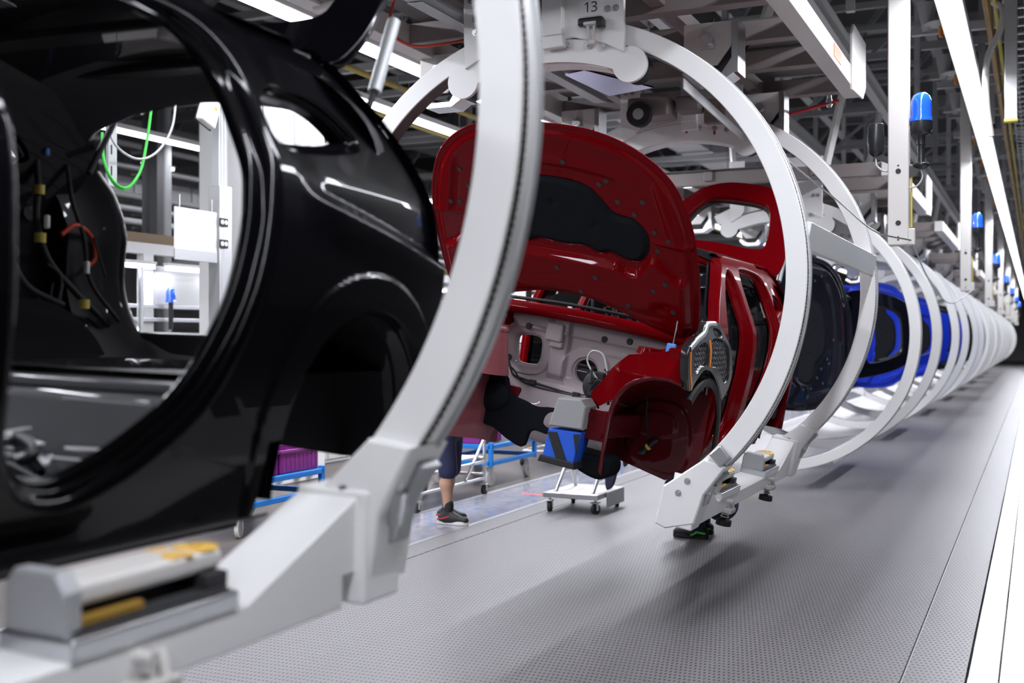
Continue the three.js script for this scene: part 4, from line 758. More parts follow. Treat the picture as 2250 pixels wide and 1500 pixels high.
// ---------- posts with beacons, pull cord ----------
const POST_X = -0.9, POST_Z = [-8.59, -17.08, -25.4, -33.8, -42.2, -50.6, -59];
const postLabels = ['white hanging post with blue beacon and black sounder beside the red car', 'second white hanging post from the red car, blue beacon on it'];
const PG = {
  post: box(0.145, 3.0, 0.10, 0, 3.87, 0, 0.012), hole: cyl(0.019, 0.104, 0, 0, 0, 'z', 0.019, 18), small: cyl(0.007, 0.104, 0, 0, 0, 'z', 0.007, 10),
  dome: new THREE.LatheGeometry([[0.001, 0.21], [0.03, 0.205], [0.055, 0.185], [0.068, 0.15], [0.071, 0.10], [0.072, 0.03], [0.078, 0.025], [0.078, 0.0]].map(p => new THREE.Vector2(...p)), 28),
  base: new THREE.LatheGeometry([[0.076, 0.0], [0.076, -0.06], [0.06, -0.09], [0.03, -0.10], [0.028, -0.16], [0.035, -0.165], [0.024, -0.17], [0.024, -0.29], [0.05, -0.295], [0.055, -0.305], [0.055, -0.32], [0.02, -0.34]].map(p => new THREE.Vector2(...p)), 24),
  bracket: merge([extrude([[-0.06, -0.31], [0.02, -0.31], [-0.03, -0.38], [-0.13, -0.40], [-0.13, -0.33]], 0.04).translate(0, 0, -0.02)]),
  lead: tube([[0, -0.34, 0.0], [0.01, -0.40, 0.01], [-0.03, -0.46, 0.02], [-0.1, -0.47, 0.02]], 0.007, 24, 6),
  horn: new THREE.LatheGeometry([[0.001, 0.14], [0.05, 0.138], [0.056, 0.13], [0.056, 0.07], [0.060, 0.065], [0.060, -0.0], [0.056, -0.01], [0.054, -0.06], [0.045, -0.08], [0.02, -0.10]].map(p => new THREE.Vector2(...p)), 24),
  hornArm: extrude([[-0.03, -0.09], [0.03, -0.09], [0.10, -0.11], [0.10, -0.16], [0.03, -0.13]], 0.03).translate(0, 0, -0.015),
};
const posts = POST_Z.map((z, i) => {
  const t = thing('signal_post', postLabels[i] || 'white hanging post with blue beacon further down the line', 'post', [POST_X, 0, z], i > 1 ? 'posts far down the line' : undefined);
  const p = mesh('post', PG.post, M.cream, t);
  for (const y of [2.90, 2.53]) mesh('hole', PG.hole, M.dark, p).position.y = y;
  for (const y of [2.43, 2.41, 2.94]) mesh('small_hole', PG.small, M.dark, p).position.y = y;
  const b = mesh('beacon_base', PG.base, M.plastic, t); b.position.set(0.15, 3.25, 0); mesh('blue_dome', PG.dome, M.lens, b, 'blue beacon dome'); mesh('beacon_bracket', PG.bracket, M.plastic, b); mesh('beacon_lead', PG.lead, M.greyCable, b);
  if (i < 1) { const h = mesh('sounder', PG.horn, M.plastic, t); h.position.set(-0.16, 3.12, 0); mesh('sounder_arm', PG.hornArm, M.plastic, h); mesh('sounder_lead', tube([[0, -0.1, 0], [0.01, -0.17, 0.02], [0.06, -0.21, 0.02], [0.09, -0.21, 0.01]], 0.007, 20, 6), M.greyCable, h); }
  mesh('cord_bracket', box(0.05, 0.12, 0.05, 0.09, 2.43, 0.02, 0.01), M.cream, t); mesh('side_conduit', rod([0.085, 2.5, 0], [0.085, 2.95, 0], 0.008, 6), M.yellowTape, t);
  return t;
});
{ const t = thing('post_carrier', 'long grey carrier beam from which the white posts hang', 'beam', [POST_X, 5.435, 0]); mesh('beam', plain(0.14, 0.12, 70, 0, 0, -38), M.beamLight, t); for (let i = 0; i < 9; i++) mesh('hanger_rod', rod([0, 0.05, 0], [0, 1.98, 0], 0.014, 6), M.galv, t).position.z = -6 - i * 8; }
tag(mesh('pull_cord', tube([[-1.55, 2.95, -6.9], [-1.4, 2.80, -7.2], [-1.2, 2.62, -7.6], [-1.0, 2.44, -8.3], [-0.81, 2.40, -8.50]], 0.006, 60, 6), M.steel), 'thin steel pull cord sagging towards the post beside the red car', 'cord');
tag(mesh('pull_cord', tube([[-0.80, 2.372, -8.575], [-0.84, 2.25, -10], [-0.85, 2.1, -12], [-0.86, 2.12, -14], [-0.80, 2.38, -16.9]], 0.006, 60, 6), M.steel), 'thin steel pull cord between the two white posts', 'cord');

// ---------- carts ----------
const caster = (r, m = M.sole) => {
  return { wheel: merge([cyl(r, 0.035, 0, r, 0, 'x', r, 28), cyl(r * 0.3, 0.045, 0, r, 0, 'x', r * 0.3, 14)]), fork: merge([box(0.006, r * 1.5, 0.03, 0.028, r * 1.5, 0), box(0.006, r * 1.5, 0.03, -0.028, r * 1.5, 0), box(0.07, 0.012, 0.08, 0, r * 2.25, 0), cyl(0.014, 0.03, 0, r * 2.35, 0)]) };
};
const CW = caster(0.09), CS = caster(0.05);
function addCaster(t, c, x, z, mw, turn = 0, y = 0) { const f = mesh('caster_fork', c.fork, M.zinc, t); f.position.set(x, y, z); f.rotation.y = turn; mesh('wheel', c.wheel, mw, f); return f; }
function blueCart(x, z, lab, L = 1.2, W = 0.8) {
  const t = thing('parts_cart', lab, 'cart', [x, 0, z]);
  for (const y of [0.27, 0.46]) for (const [a, b] of [[[-W / 2, y, -L / 2], [W / 2, y, -L / 2]], [[-W / 2, y, L / 2], [W / 2, y, L / 2]], [[-W / 2, y, -L / 2], [-W / 2, y, L / 2]], [[W / 2, y, -L / 2], [W / 2, y, L / 2]]]) mesh('frame_bar', beam(a, b, 0.05, 0.05), M.cartBlue, t);
  for (const sx of [-1, 1]) for (const sz of [-1, 1]) { mesh('corner_post', box(0.05, 0.28, 0.05, sx * W / 2, 0.37, sz * L / 2), M.cartBlue, t); addCaster(t, CW, sx * (W / 2 - 0.06), sz * (L / 2 - 0.1), M.sole, rr(-0.4, 0.4)); }
  mesh('deck', box(W, 0.02, L, 0, 0.47, 0), M.dark, t);
  return t;
}
blueCart(-6.56, -8.38, 'blue steel parts cart loaded with purple crates', 1.25, 0.85);
blueCart(-6.1, -12.4, 'blue steel parts cart behind the worker in shorts', 1.25, 0.8);
blueCart(-6.3, -16.3, 'blue steel parts cart beyond the grey trolley', 1.2, 0.8);
function crate(x, y, z, lab, grp) {
  const t = thing('plastic_crate', lab, 'crate', [x, y, z], grp);
  const s = [];
  for (const [w, d, px, pz] of [[0.38, 0.012, 0, 0.29], [0.38, 0.012, 0, -0.29], [0.012, 0.58, 0.19, 0], [0.012, 0.58, -0.19, 0]]) s.push(box(w, 0.2, d, px, 0.1, pz, 0.004));
  mesh('walls', s, M.crate, t); mesh('floor_plate', box(0.37, 0.012, 0.57, 0, 0.008, 0), M.crate, t); mesh('rim', [box(0.41, 0.03, 0.02, 0, 0.195, 0.3), box(0.41, 0.03, 0.02, 0, 0.195, -0.3), box(0.02, 0.03, 0.6, 0.2, 0.195, 0), box(0.02, 0.03, 0.6, -0.2, 0.195, 0)], M.crate, t);
  for (let i = -4; i <= 4; i++) mesh('rib', box(0.008, 0.15, 0.012, 0.198, 0.09, i * 0.065), M.crate, t);
  return t;
}
crate(-6.36, 0.488, -8.07, 'purple plastic crate on the blue cart, nearer the hanger arm', 0); crate(-6.36, 0.488, -8.70, 'purple plastic crate on the blue cart, at its far end'); crate(-6.79, 0.488, -8.38, 'purple plastic crate on the blue cart, aisle side');
crate(-6.05, 0.488, -12.1, 'purple plastic crate on the cart behind the worker in shorts');
{ // aluminium tube cart
  const t = thing('tube_cart', 'pale aluminium tube frame cart behind the worker', 'cart', [-5.9, 0, -10.5]);
  const P = (a, b) => mesh('tube', rod(a, b, 0.017, 10), M.alu, t);
  for (const y of [0.22, 0.40]) { P([-0.35, y, -0.7], [0.4, y, -0.7]); P([-0.35, y, 0.8], [0.4, y, 0.8]); P([-0.35, y, -0.7], [-0.35, y, 0.8]); P([0.4, y - 0.04, -0.7], [0.4, y - 0.04, 0.8]); }
  for (const [x, z] of [[-0.35, -0.7], [0.4, -0.7], [-0.35, 0.8], [0.4, 0.8]]) { P([x, 0.14, z], [x, z < 0 ? 0.65 : 0.45, z]); addCaster(t, CS, x, z, M.rubber); }
  P([0.4, 0.2, -0.25], [0.4, 0.6, -0.68]);
  mesh('shelf_board', box(0.7, 0.015, 1.4, 0.02, 0.42, 0.05), M.whiteFlat, t);
}
{ // low trolley with crossed legs
  const t = thing('platform_trolley', 'low steel platform trolley with crossed legs standing on the belt', 'trolley', [-4.13, 0, -10.68]);
  const hx = 0.27, hz = 0.36;
  mesh('platform', box(2 * hx, 0.02, 2 * hz, 0, 0.185, 0), M.cream, t);
  for (const s of [-1, 1]) { mesh('edge_bar', box(2 * hx + 0.04, 0.05, 0.035, 0, 0.17, s * hz), M.steel, t); mesh('edge_bar', box(0.035, 0.05, 2 * hz, s * hx, 0.17, 0), M.steel, t); }
  for (const sx of [-1, 1]) for (const sz of [-1, 1]) addCaster(t, CS, sx * (hx - 0.03), sz * (hz - 0.05), M.rubber, rr(-0.5, 0.5));
  for (const x of [-0.19, 0.20]) { mesh('leg', rod([x, 0.19, 0.28], [x + 0.03, 0.70, -0.18], 0.018, 12), M.steel, t); mesh('leg', rod([x, 0.19, -0.26], [x + 0.03, 0.70, 0.2], 0.018, 12), M.steel, t); mesh('cross_tube', rod([x + 0.03, 0.70, -0.25], [x + 0.03, 0.70, 0.28], 0.018, 10), M.steel, t); }
  mesh('hook_bar', beam([0.2, 0.70, 0.22], [0.44, 0.71, 0.24], 0.014, 0.014), M.steel, t);
  mesh('guard_plate', box(0.012, 0.15, 0.5, hx + 0.03, 0.12, -0.1), M.galv, t);
}
tag(mesh('black_apron', [extrude(loop([[0, 0], [0.10, 0.02], [0.13, -0.2], [0.08, -0.42], [0.02, -0.46], [0.0, -0.3], [-0.02, -0.15]], 40), 0.05, 0.012, [], 2).translate(-3.80, 0.70, -10.42), extrude(loop([[0.12, 0], [0.18, 0], [0.2, -0.2], [0.16, -0.24], [0.14, -0.1]], 30), 0.04, 0.01).translate(-3.80, 0.70, -10.52)], M.cloth), 'black cloth hanging from the crossed legs of the trolley', 'cloth');
for (const [i, z, lab] of [[0, -14.6, 'steel tube rack on wheels behind the trolley with crossed legs'], [1, -18.6, 'steel tube rack on wheels further up the cart aisle'], [2, -22.5, 'steel tube rack on wheels at the far end of the cart aisle']]) {
  const t = thing('wheeled_rack', lab, 'cart', [-5.9, 0, z]);
  for (const y of [0.2, 0.6, 1.1]) { for (const s of [-1, 1]) { mesh('tube', rod([-0.4, y, s * 0.6], [0.4, y, s * 0.6], 0.016, 8), M.alu, t); mesh('tube', rod([s * 0.4, y, -0.6], [s * 0.4, y, 0.6], 0.016, 8), M.alu, t); } if (y > 0.3) mesh('shelf', box(0.8, 0.012, 1.2, 0, y, 0), i % 2 ? M.whiteFlat : M.beamLight, t); }
  for (const sx of [-1, 1]) for (const sz of [-1, 1]) { mesh('upright', rod([sx * 0.4, 0.12, sz * 0.6], [sx * 0.4, 1.2, sz * 0.6], 0.016, 8), M.alu, t); addCaster(t, CS, sx * 0.4, sz * 0.6, M.rubber); }
}
tag(mesh('floor_arrow', extrude([[0, 0.03], [0.05, 0.0], [0.05, 0.018], [0.30, 0.022], [0.30, 0.045], [0.05, 0.042], [0.05, 0.06]], 0.002).rotateX(-Math.PI / 2).scale(1, 1, 2.2).translate(-5.16, 0.0, -11.35), std(lin(0.8, 0.10, 0.12), 0.5)), 'small red arrow on the glossy floor strip', 'marking');
// walkway side: two wheeled things and a screen
for (const [x, z, lab] of [[-0.02, -27.4, 'hand cart with large grey wheel pushed by the person in the yellow vest'], [0.02, -13.95, 'small wheeled stand on the white walkway beside the edge plates']]) {
  const t = thing('walkway_cart', lab, 'cart', [x, 0, z]); const big = z < -20;
  const r = big ? 0.25 : 0.13;
  mesh('wheel', cyl(r, 0.1, -0.1, r, 0, 'x', r, 28), M.rubber, t); mesh('wheel', cyl(r, 0.1, 0.5, r, 0, 'x', r, 28), M.rubber, t);
  mesh('axle_frame', [box(0.7, 0.06, 0.5, 0.2, r + 0.15, 0), box(0.05, 0.8, 0.05, -0.1, r + 0.5, -0.2), box(0.05, 0.8, 0.05, 0.5, r + 0.5, -0.2)], big ? M.crate : M.galv, t);
}
{
  const t = thing('hanging_screen', 'black display hanging over the walkway', 'screen', [0.12, 3.0, -13.2]);
  mesh('casing', box(1.2, 0.7, 0.06, 0.35, 0, 0, 0.02), M.plastic, t); mesh('hanger_tube', rod([0.35, 0.35, -0.05], [0.35, 2.0, -0.05], 0.03), M.galv, t);
  const b = thing('info_board', 'pale blue board with yellow and violet fields under the display', 'board', [0.05, 2.55, -17.5]);
  mesh('panel', box(1.2, 0.9, 0.02, 0.42, 0, 0), std(lin(0.55, 0.72, 0.88), 0.5), b); mesh('yellow_field', box(0.22, 0.16, 0.004, -0.05, 0.22, 0.012), std(lin(0.8, 0.62, 0.05), 0.5), b); mesh('violet_field', box(0.22, 0.12, 0.004, -0.05, 0.37, 0.012), std(lin(0.12, 0.10, 0.6), 0.5), b); mesh('hanger_tube', rod([0.42, 0.45, 0], [0.42, 2.4, 0], 0.02), M.galv, b);
}
// ---------- people ----------
function netMesh(sdf, lo, hi, cell) {                                    // smooth surface of a distance field on a grid
  const n = [0, 1, 2].map(k => Math.ceil((hi[k] - lo[k]) / cell) + 1), D = new Float32Array(n[0] * n[1] * n[2]);
  const id = (i, j, k) => (k * n[1] + j) * n[0] + i;
  for (let k = 0; k < n[2]; k++) for (let j = 0; j < n[1]; j++) for (let i = 0; i < n[0]; i++) D[id(i, j, k)] = sdf(lo[0] + i * cell, lo[1] + j * cell, lo[2] + k * cell);
  const vid = new Int32Array(n[0] * n[1] * n[2]).fill(-1), P = [], I = [];
  for (let k = 0; k < n[2] - 1; k++) for (let j = 0; j < n[1] - 1; j++) for (let i = 0; i < n[0] - 1; i++) {
    let c = 0, x = 0, y = 0, z = 0, m = 0;
    const v = []; for (let q = 0; q < 8; q++) { v[q] = D[id(i + (q & 1), j + ((q >> 1) & 1), k + (q >> 2))]; if (v[q] < 0) m++; }
    if (m === 0 || m === 8) continue;
    for (const [a, b] of [[0, 1], [2, 3], [4, 5], [6, 7], [0, 2], [1, 3], [4, 6], [5, 7], [0, 4], [1, 5], [2, 6], [3, 7]]) if ((v[a] < 0) !== (v[b] < 0)) {
      const t = v[a] / (v[a] - v[b]); x += lerp(a & 1, b & 1, t); y += lerp((a >> 1) & 1, (b >> 1) & 1, t); z += lerp(a >> 2, b >> 2, t); c++;
    }
    vid[id(i, j, k)] = P.length / 3; P.push(lo[0] + (i + x / c) * cell, lo[1] + (j + y / c) * cell, lo[2] + (k + z / c) * cell);
  }
  const quad = (a, b, c, d, f) => { if (a < 0 || b < 0 || c < 0 || d < 0) return; f ? I.push(a, b, c, a, c, d) : I.push(a, c, b, a, d, c); };
  for (let k = 1; k < n[2] - 1; k++) for (let j = 1; j < n[1] - 1; j++) for (let i = 1; i < n[0] - 1; i++) {
    const s = D[id(i, j, k)] < 0;
    if (s !== D[id(i + 1, j, k)] < 0) quad(vid[id(i, j - 1, k - 1)], vid[id(i, j, k - 1)], vid[id(i, j, k)], vid[id(i, j - 1, k)], s);
    if (s !== D[id(i, j + 1, k)] < 0) quad(vid[id(i - 1, j, k - 1)], vid[id(i - 1, j, k)], vid[id(i, j, k)], vid[id(i, j, k - 1)], s);
    if (s !== D[id(i, j, k + 1)] < 0) quad(vid[id(i - 1, j - 1, k)], vid[id(i, j - 1, k)], vid[id(i, j, k)], vid[id(i - 1, j, k)], s);
  }
  const g = new THREE.BufferGeometry(); g.setAttribute('position', new THREE.Float32BufferAttribute(P, 3)); g.setIndex(I); g.computeVertexNormals(); return g;
}
const cap = (a, b, ra, rb, sq = 1) => (x, y, z) => {                     // tapered capsule, flattened along z by sq
  const bx = b[0] - a[0], by = b[1] - a[1], bz = b[2] - a[2], px = x - a[0], py = y - a[1], pz = z - a[2];
  const t = clamp((px * bx + py * by + pz * bz) / (bx * bx + by * by + bz * bz || 1e-9), 0, 1);
  return Math.hypot(px - t * bx, py - t * by, (pz - t * bz) * sq) - lerp(ra, rb, t);
};
const blend = (fs, k) => (x, y, z) => { let d = 1e9; for (const f of fs) { const e = f(x, y, z); const h = clamp(0.5 + 0.5 * (d - e) / k, 0, 1); d = d > 1e8 ? e : lerp(d, e, h) - k * h * (1 - h); } return d; };
const box3 = (fs, pad) => { const lo = [9, 9, 9], hi = [-9, -9, -9]; for (const p of fs) for (let k = 0; k < 3; k++) { lo[k] = Math.min(lo[k], p[k] - pad); hi[k] = Math.max(hi[k], p[k] + pad); } return [lo, hi]; };
// the figure faces +x; y up; z to its right hand side is +
function makePerson(label, at, turn, o) {
  const J = {
    hip: [0, 0.93, 0], waist: [0, 1.06, 0], chest: [0.02, 1.30, 0], neck: [0.01, 1.48, 0], head: [0.03, 1.64, 0],
    hR: [0, 0.90, 0.09], hL: [0, 0.90, -0.09], kR: [0.03 + (o.stepR || 0) * 0.5, 0.49, 0.10], kL: [0.03 + (o.stepL || 0) * 0.5, 0.49, -0.10], aR: [o.stepR || 0, 0.085, 0.10], aL: [o.stepL || 0, 0.085, -0.10],
    sR: [0, 1.40, 0.19], sL: [0, 1.40, -0.19], eR: [0.06, 1.13, 0.25], eL: [0.06, 1.13, -0.25], wR: [0.30, 1.12 + (o.reach || 0), 0.20], wL: [0.28, 1.10 + (o.reach || 0), -0.20], ...(o.joints || {}),
  };
  const add = (p, x, y, z) => [p[0] + x, p[1] + y, p[2] + z];
  const t = thing('person', label, 'person', at); t.rotation.y = turn;
  // body: one surface from head to ankles
  const B = [];
  B.push(cap(J.hip, J.waist, 0.13, 0.115), cap(J.waist, J.chest, 0.12, 0.14), cap(J.chest, J.neck, 0.12, 0.055), cap(J.neck, J.head, 0.055, 0.06));
  B.push(cap(J.sL, J.sR, 0.06, 0.06));
  for (const s of ['R', 'L']) { B.push(cap(J['h' + s], J['k' + s], 0.088, 0.058), cap(J['k' + s], add(J['k' + s], (J['a' + s][0] - J['k' + s][0]) * 0.3 - 0.02, (J['a' + s][1] - J['k' + s][1]) * 0.3, 0), 0.054, 0.060), cap(add(J['k' + s], (J['a' + s][0] - J['k' + s][0]) * 0.3 - 0.02, (J['a' + s][1] - J['k' + s][1]) * 0.3, 0), J['a' + s], 0.058, 0.036)); B.push(cap(J['s' + s], J['e' + s], 0.056, 0.042), cap(J['e' + s], J['w' + s], 0.042, 0.028)); }
  const bodyF = blend(B, 0.035);
  const [lo, hi] = box3(Object.values(J), 0.17);
  const headF = blend([(x, y, z) => Math.hypot((x - J.head[0]) / 0.098, (y - J.head[1] - 0.03) / 0.118, (z - J.head[2]) / 0.078) * 0.09 - 0.09, cap(add(J.head, 0.05, -0.06, 0), add(J.head, 0.075, -0.065, 0), 0.045, 0.03), cap(add(J.head, 0.10, 0.02, 0), add(J.head, 0.115, -0.01, 0), 0.012, 0.016), cap(add(J.head, 0.0, 0.01, 0.078), add(J.head, -0.005, -0.02, 0.08), 0.018, 0.012), cap(add(J.head, 0.0, 0.01, -0.078), add(J.head, -0.005, -0.02, -0.08), 0.018, 0.012), cap(J.neck, add(J.neck, 0.01, 0.1, 0), 0.052, 0.05)], 0.02);
  const geos = [netMesh(bodyF, lo, hi, 0.014), netMesh(headF, add(J.head, -0.14, -0.2, -0.12), add(J.head, 0.16, 0.18, 0.12), 0.006)];
  for (const s of ['R', 'L']) { // hands: palm, four fingers, thumb
    const w = J['w' + s], e = J['e' + s], d = V(w[0] - e[0], w[1] - e[1], w[2] - e[2]).normalize(), k = s === 'R' ? 1 : -1;
    const side = V(0, 0, 1).cross(d).normalize(), pt = (f, u, v) => [w[0] + d.x * f + side.x * u, w[1] + d.y * f + side.y * u, w[2] + d.z * f + v];
    const F = [cap(pt(0, 0, 0), pt(0.08, 0, 0), 0.028, 0.03, 1.4)];
    [[-0.028, 0.075], [-0.009, 0.085], [0.010, 0.08], [0.028, 0.062]].forEach(([u, L]) => { F.push(cap(pt(0.08, u, 0), pt(0.08 + L * 0.5, u, -k * 0.012), 0.010, 0.009), cap(pt(0.08 + L * 0.5, u, -k * 0.012), pt(0.08 + L * 0.85, u, -k * 0.04), 0.009, 0.008)); });
    F.push(cap(pt(0.02, -0.02, 0), pt(0.055, -0.05, -k * 0.015), 0.012, 0.010), cap(pt(0.055, -0.05, -k * 0.015), pt(0.085, -0.058, -k * 0.03), 0.010, 0.008));
    const q = pt(0.09, 0, 0); geos.push(netMesh(blend(F, 0.008), add(q, -0.14, -0.14, -0.09), add(q, 0.14, 0.14, 0.09), 0.005));
  }
  const b = mesh('body', geos, M.skin, t);
  const part = (name, F, pts, m, k = 0.03, cell = 0.014, pad = 0.18) => { const [l, h] = box3(pts, pad); return mesh(name, netMesh(blend(F, k), l, h, cell), m, t); };
  // shirt
  part('shirt', [cap(J.hip, J.waist, 0.145, 0.132), cap(J.waist, J.chest, 0.137, 0.155), cap(J.chest, add(J.neck, 0, -0.05, 0), 0.135, 0.075), cap(J.sL, J.sR, 0.078, 0.078), ...['R', 'L'].map(s => cap(J['s' + s], add(J['s' + s], (J['e' + s][0] - J['s' + s][0]) * 0.75, (J['e' + s][1] - J['s' + s][1]) * 0.75, (J['e' + s][2] - J['s' + s][2]) * 0.75), 0.076, 0.072))], [J.hip, J.neck, J.sR, J.sL, J.eR, J.eL], o.shirt || M.cloth);
  // shorts or trousers, a belt
  const leg = s => { const h = J['h' + s], k = J['k' + s], a = J['a' + s]; return o.long ? [cap(h, k, 0.115, 0.088), cap(k, add(a, 0, 0.03, 0), 0.088, 0.075)] : [cap(h, add(k, (h[0] - k[0]) * 0.1, 0.0, 0), 0.112, 0.088)]; };
  part(o.long ? 'trousers' : 'shorts', [cap(add(J.hip, 0, -0.05, 0), add(J.hip, 0, 0.07, 0), 0.15, 0.142), ...leg('R'), ...leg('L')], [J.hip, J.hR, J.hL, J.kR, J.kL, ...(o.long ? [J.aR, J.aL] : [])], M.shorts, 0.03);
  mesh('belt', new THREE.CylinderGeometry(0.152, 0.152, 0.035, 28, 1, true).translate(...add(J.hip, 0, 0.06, 0)), M.rubber, t);
  // hair
  part('hair', [(x, y, z) => Math.max(Math.hypot((x - J.head[0] + 0.012) / 0.098, (y - J.head[1] - 0.045) / 0.115, z / 0.083) * 0.09 - 0.092, -(y - J.head[1] + 0.9 * (J.head[0] + 0.03 - x) + (x > J.head[0] + 0.03 ? -0.07 : 0.02)))], [J.head], std(lin(0.03, 0.02, 0.014), 0.8), 0.02, 0.007, 0.16);
  for (const s of [-1, 1]) mesh('eye', ellipsoid(0.006, 0.008, 0.012, J.head[0] + 0.094, J.head[1] + 0.03, s * 0.032, 8), M.dark, t);
  mesh('mouth', ellipsoid(0.006, 0.005, 0.022, J.head[0] + 0.10, J.head[1] - 0.045, 0, 8), std(lin(0.35, 0.12, 0.1), 0.6), t);
  // socks and shoes
  for (const s of ['R', 'L']) {
    const a = J['a' + s];
    if (!o.long) part('sock', [cap(add(a, 0, 0.0, 0), add(a, 0.004, 0.10, 0), 0.046, 0.046)], [a, add(a, 0, 0.1, 0)], M.rubber, 0.01, 0.01, 0.07);
    const x = a[0], z = a[2];
    const up = part('shoe', [cap([x - 0.06, 0.055, z], [x + 0.05, 0.05, z], 0.045, 0.042), cap([x + 0.05, 0.05, z], [x + 0.17, 0.042, z], 0.044, 0.036), cap([x - 0.02, 0.06, z], [x - 0.005, 0.115, z], 0.048, 0.042), cap([x, 0.1, z], [x + 0.08, 0.06, z], 0.036, 0.036)], [[x - 0.1, 0, z], [x + 0.2, 0.15, z]], M.shoe, 0.03, 0.008, 0.06);
    const so = extrude(loop([[-0.105, 0], [-0.09, 0.036], [0, 0.034], [0.08, 0.046], [0.16, 0.042], [0.208, 0.0], [0.16, -0.042], [0.08, -0.044], [0, -0.034], [-0.09, -0.036]], 50), 0.034, 0.008, [], 2).rotateX(-Math.PI / 2).translate(x, 0, z);
    mesh('sole', so, o.sole || M.sole, up);
    for (const k of [1, -1]) mesh('shoe_flash', tube([[x - 0.09, 0.05, z + k * 0.046], [x - 0.04, 0.055, z + k * 0.049], [x + 0.02, 0.075, z + k * 0.043], [x + 0.07, 0.09, z + k * 0.024]], 0.009, 20, 6), o.flash, up);
    if (o.flash === M.shoeGreen) for (const k of [1, -1]) mesh('shoe_flash', tube([[x - 0.02, 0.06, z + k * 0.049], [x + 0.01, 0.04, z + k * 0.05], [x + 0.04, 0.03, z + k * 0.05]], 0.008, 14, 6), o.flash, up);
    mesh('laces', merge([0, 1, 2, 3].map(i => tube([[x + 0.02 + i * 0.026, 0.118 - i * 0.014, z - 0.026], [x + 0.03 + i * 0.026, 0.125 - i * 0.014, z], [x + 0.02 + i * 0.026, 0.118 - i * 0.014, z + 0.026]], 0.004, 10, 5))), o.lace || o.flash, up);
  }
  return t;
}
makePerson('person in dark blue shorts and black trainers standing behind the red car', [-4.97, 0, -9.35], 0.0, { stepR: 0.06, stepL: -0.08, flash: M.shoeRed, joints: { aL: [-0.07, 0.085, -0.12], kL: [-0.02, 0.49, -0.11] } });
makePerson('person in dark blue trousers with green flashed shoes crouching under the hanger', [-2.66, 0, -9.62], Math.PI, {
  long: true, flash: M.shoeGreen, sole: M.shoe,
  joints: { hip: [-0.2, 0.34, 0], waist: [-0.13, 0.42, 0], chest: [0.02, 0.56, 0], neck: [0.12, 0.68, 0], head: [0.18, 0.78, 0], hR: [-0.18, 0.34, 0.1], hL: [-0.18, 0.34, -0.1], kR: [0.16, 0.44, 0.15], kL: [0.16, 0.44, -0.15], aR: [0, 0.085, 0.12], aL: [-0.02, 0.085, -0.13], sR: [0.06, 0.62, 0.18], sL: [0.06, 0.62, -0.18], eR: [0.08, 0.42, 0.26], eL: [0.08, 0.42, -0.26], wR: [0.20, 0.30, 0.12], wL: [0.20, 0.30, -0.12] },
});
makePerson('person in bright yellow vest far down the walkway', [0.12, 0, -30.2], 1.4, { long: true, flash: M.shoeRed, shirt: M.hiVis });
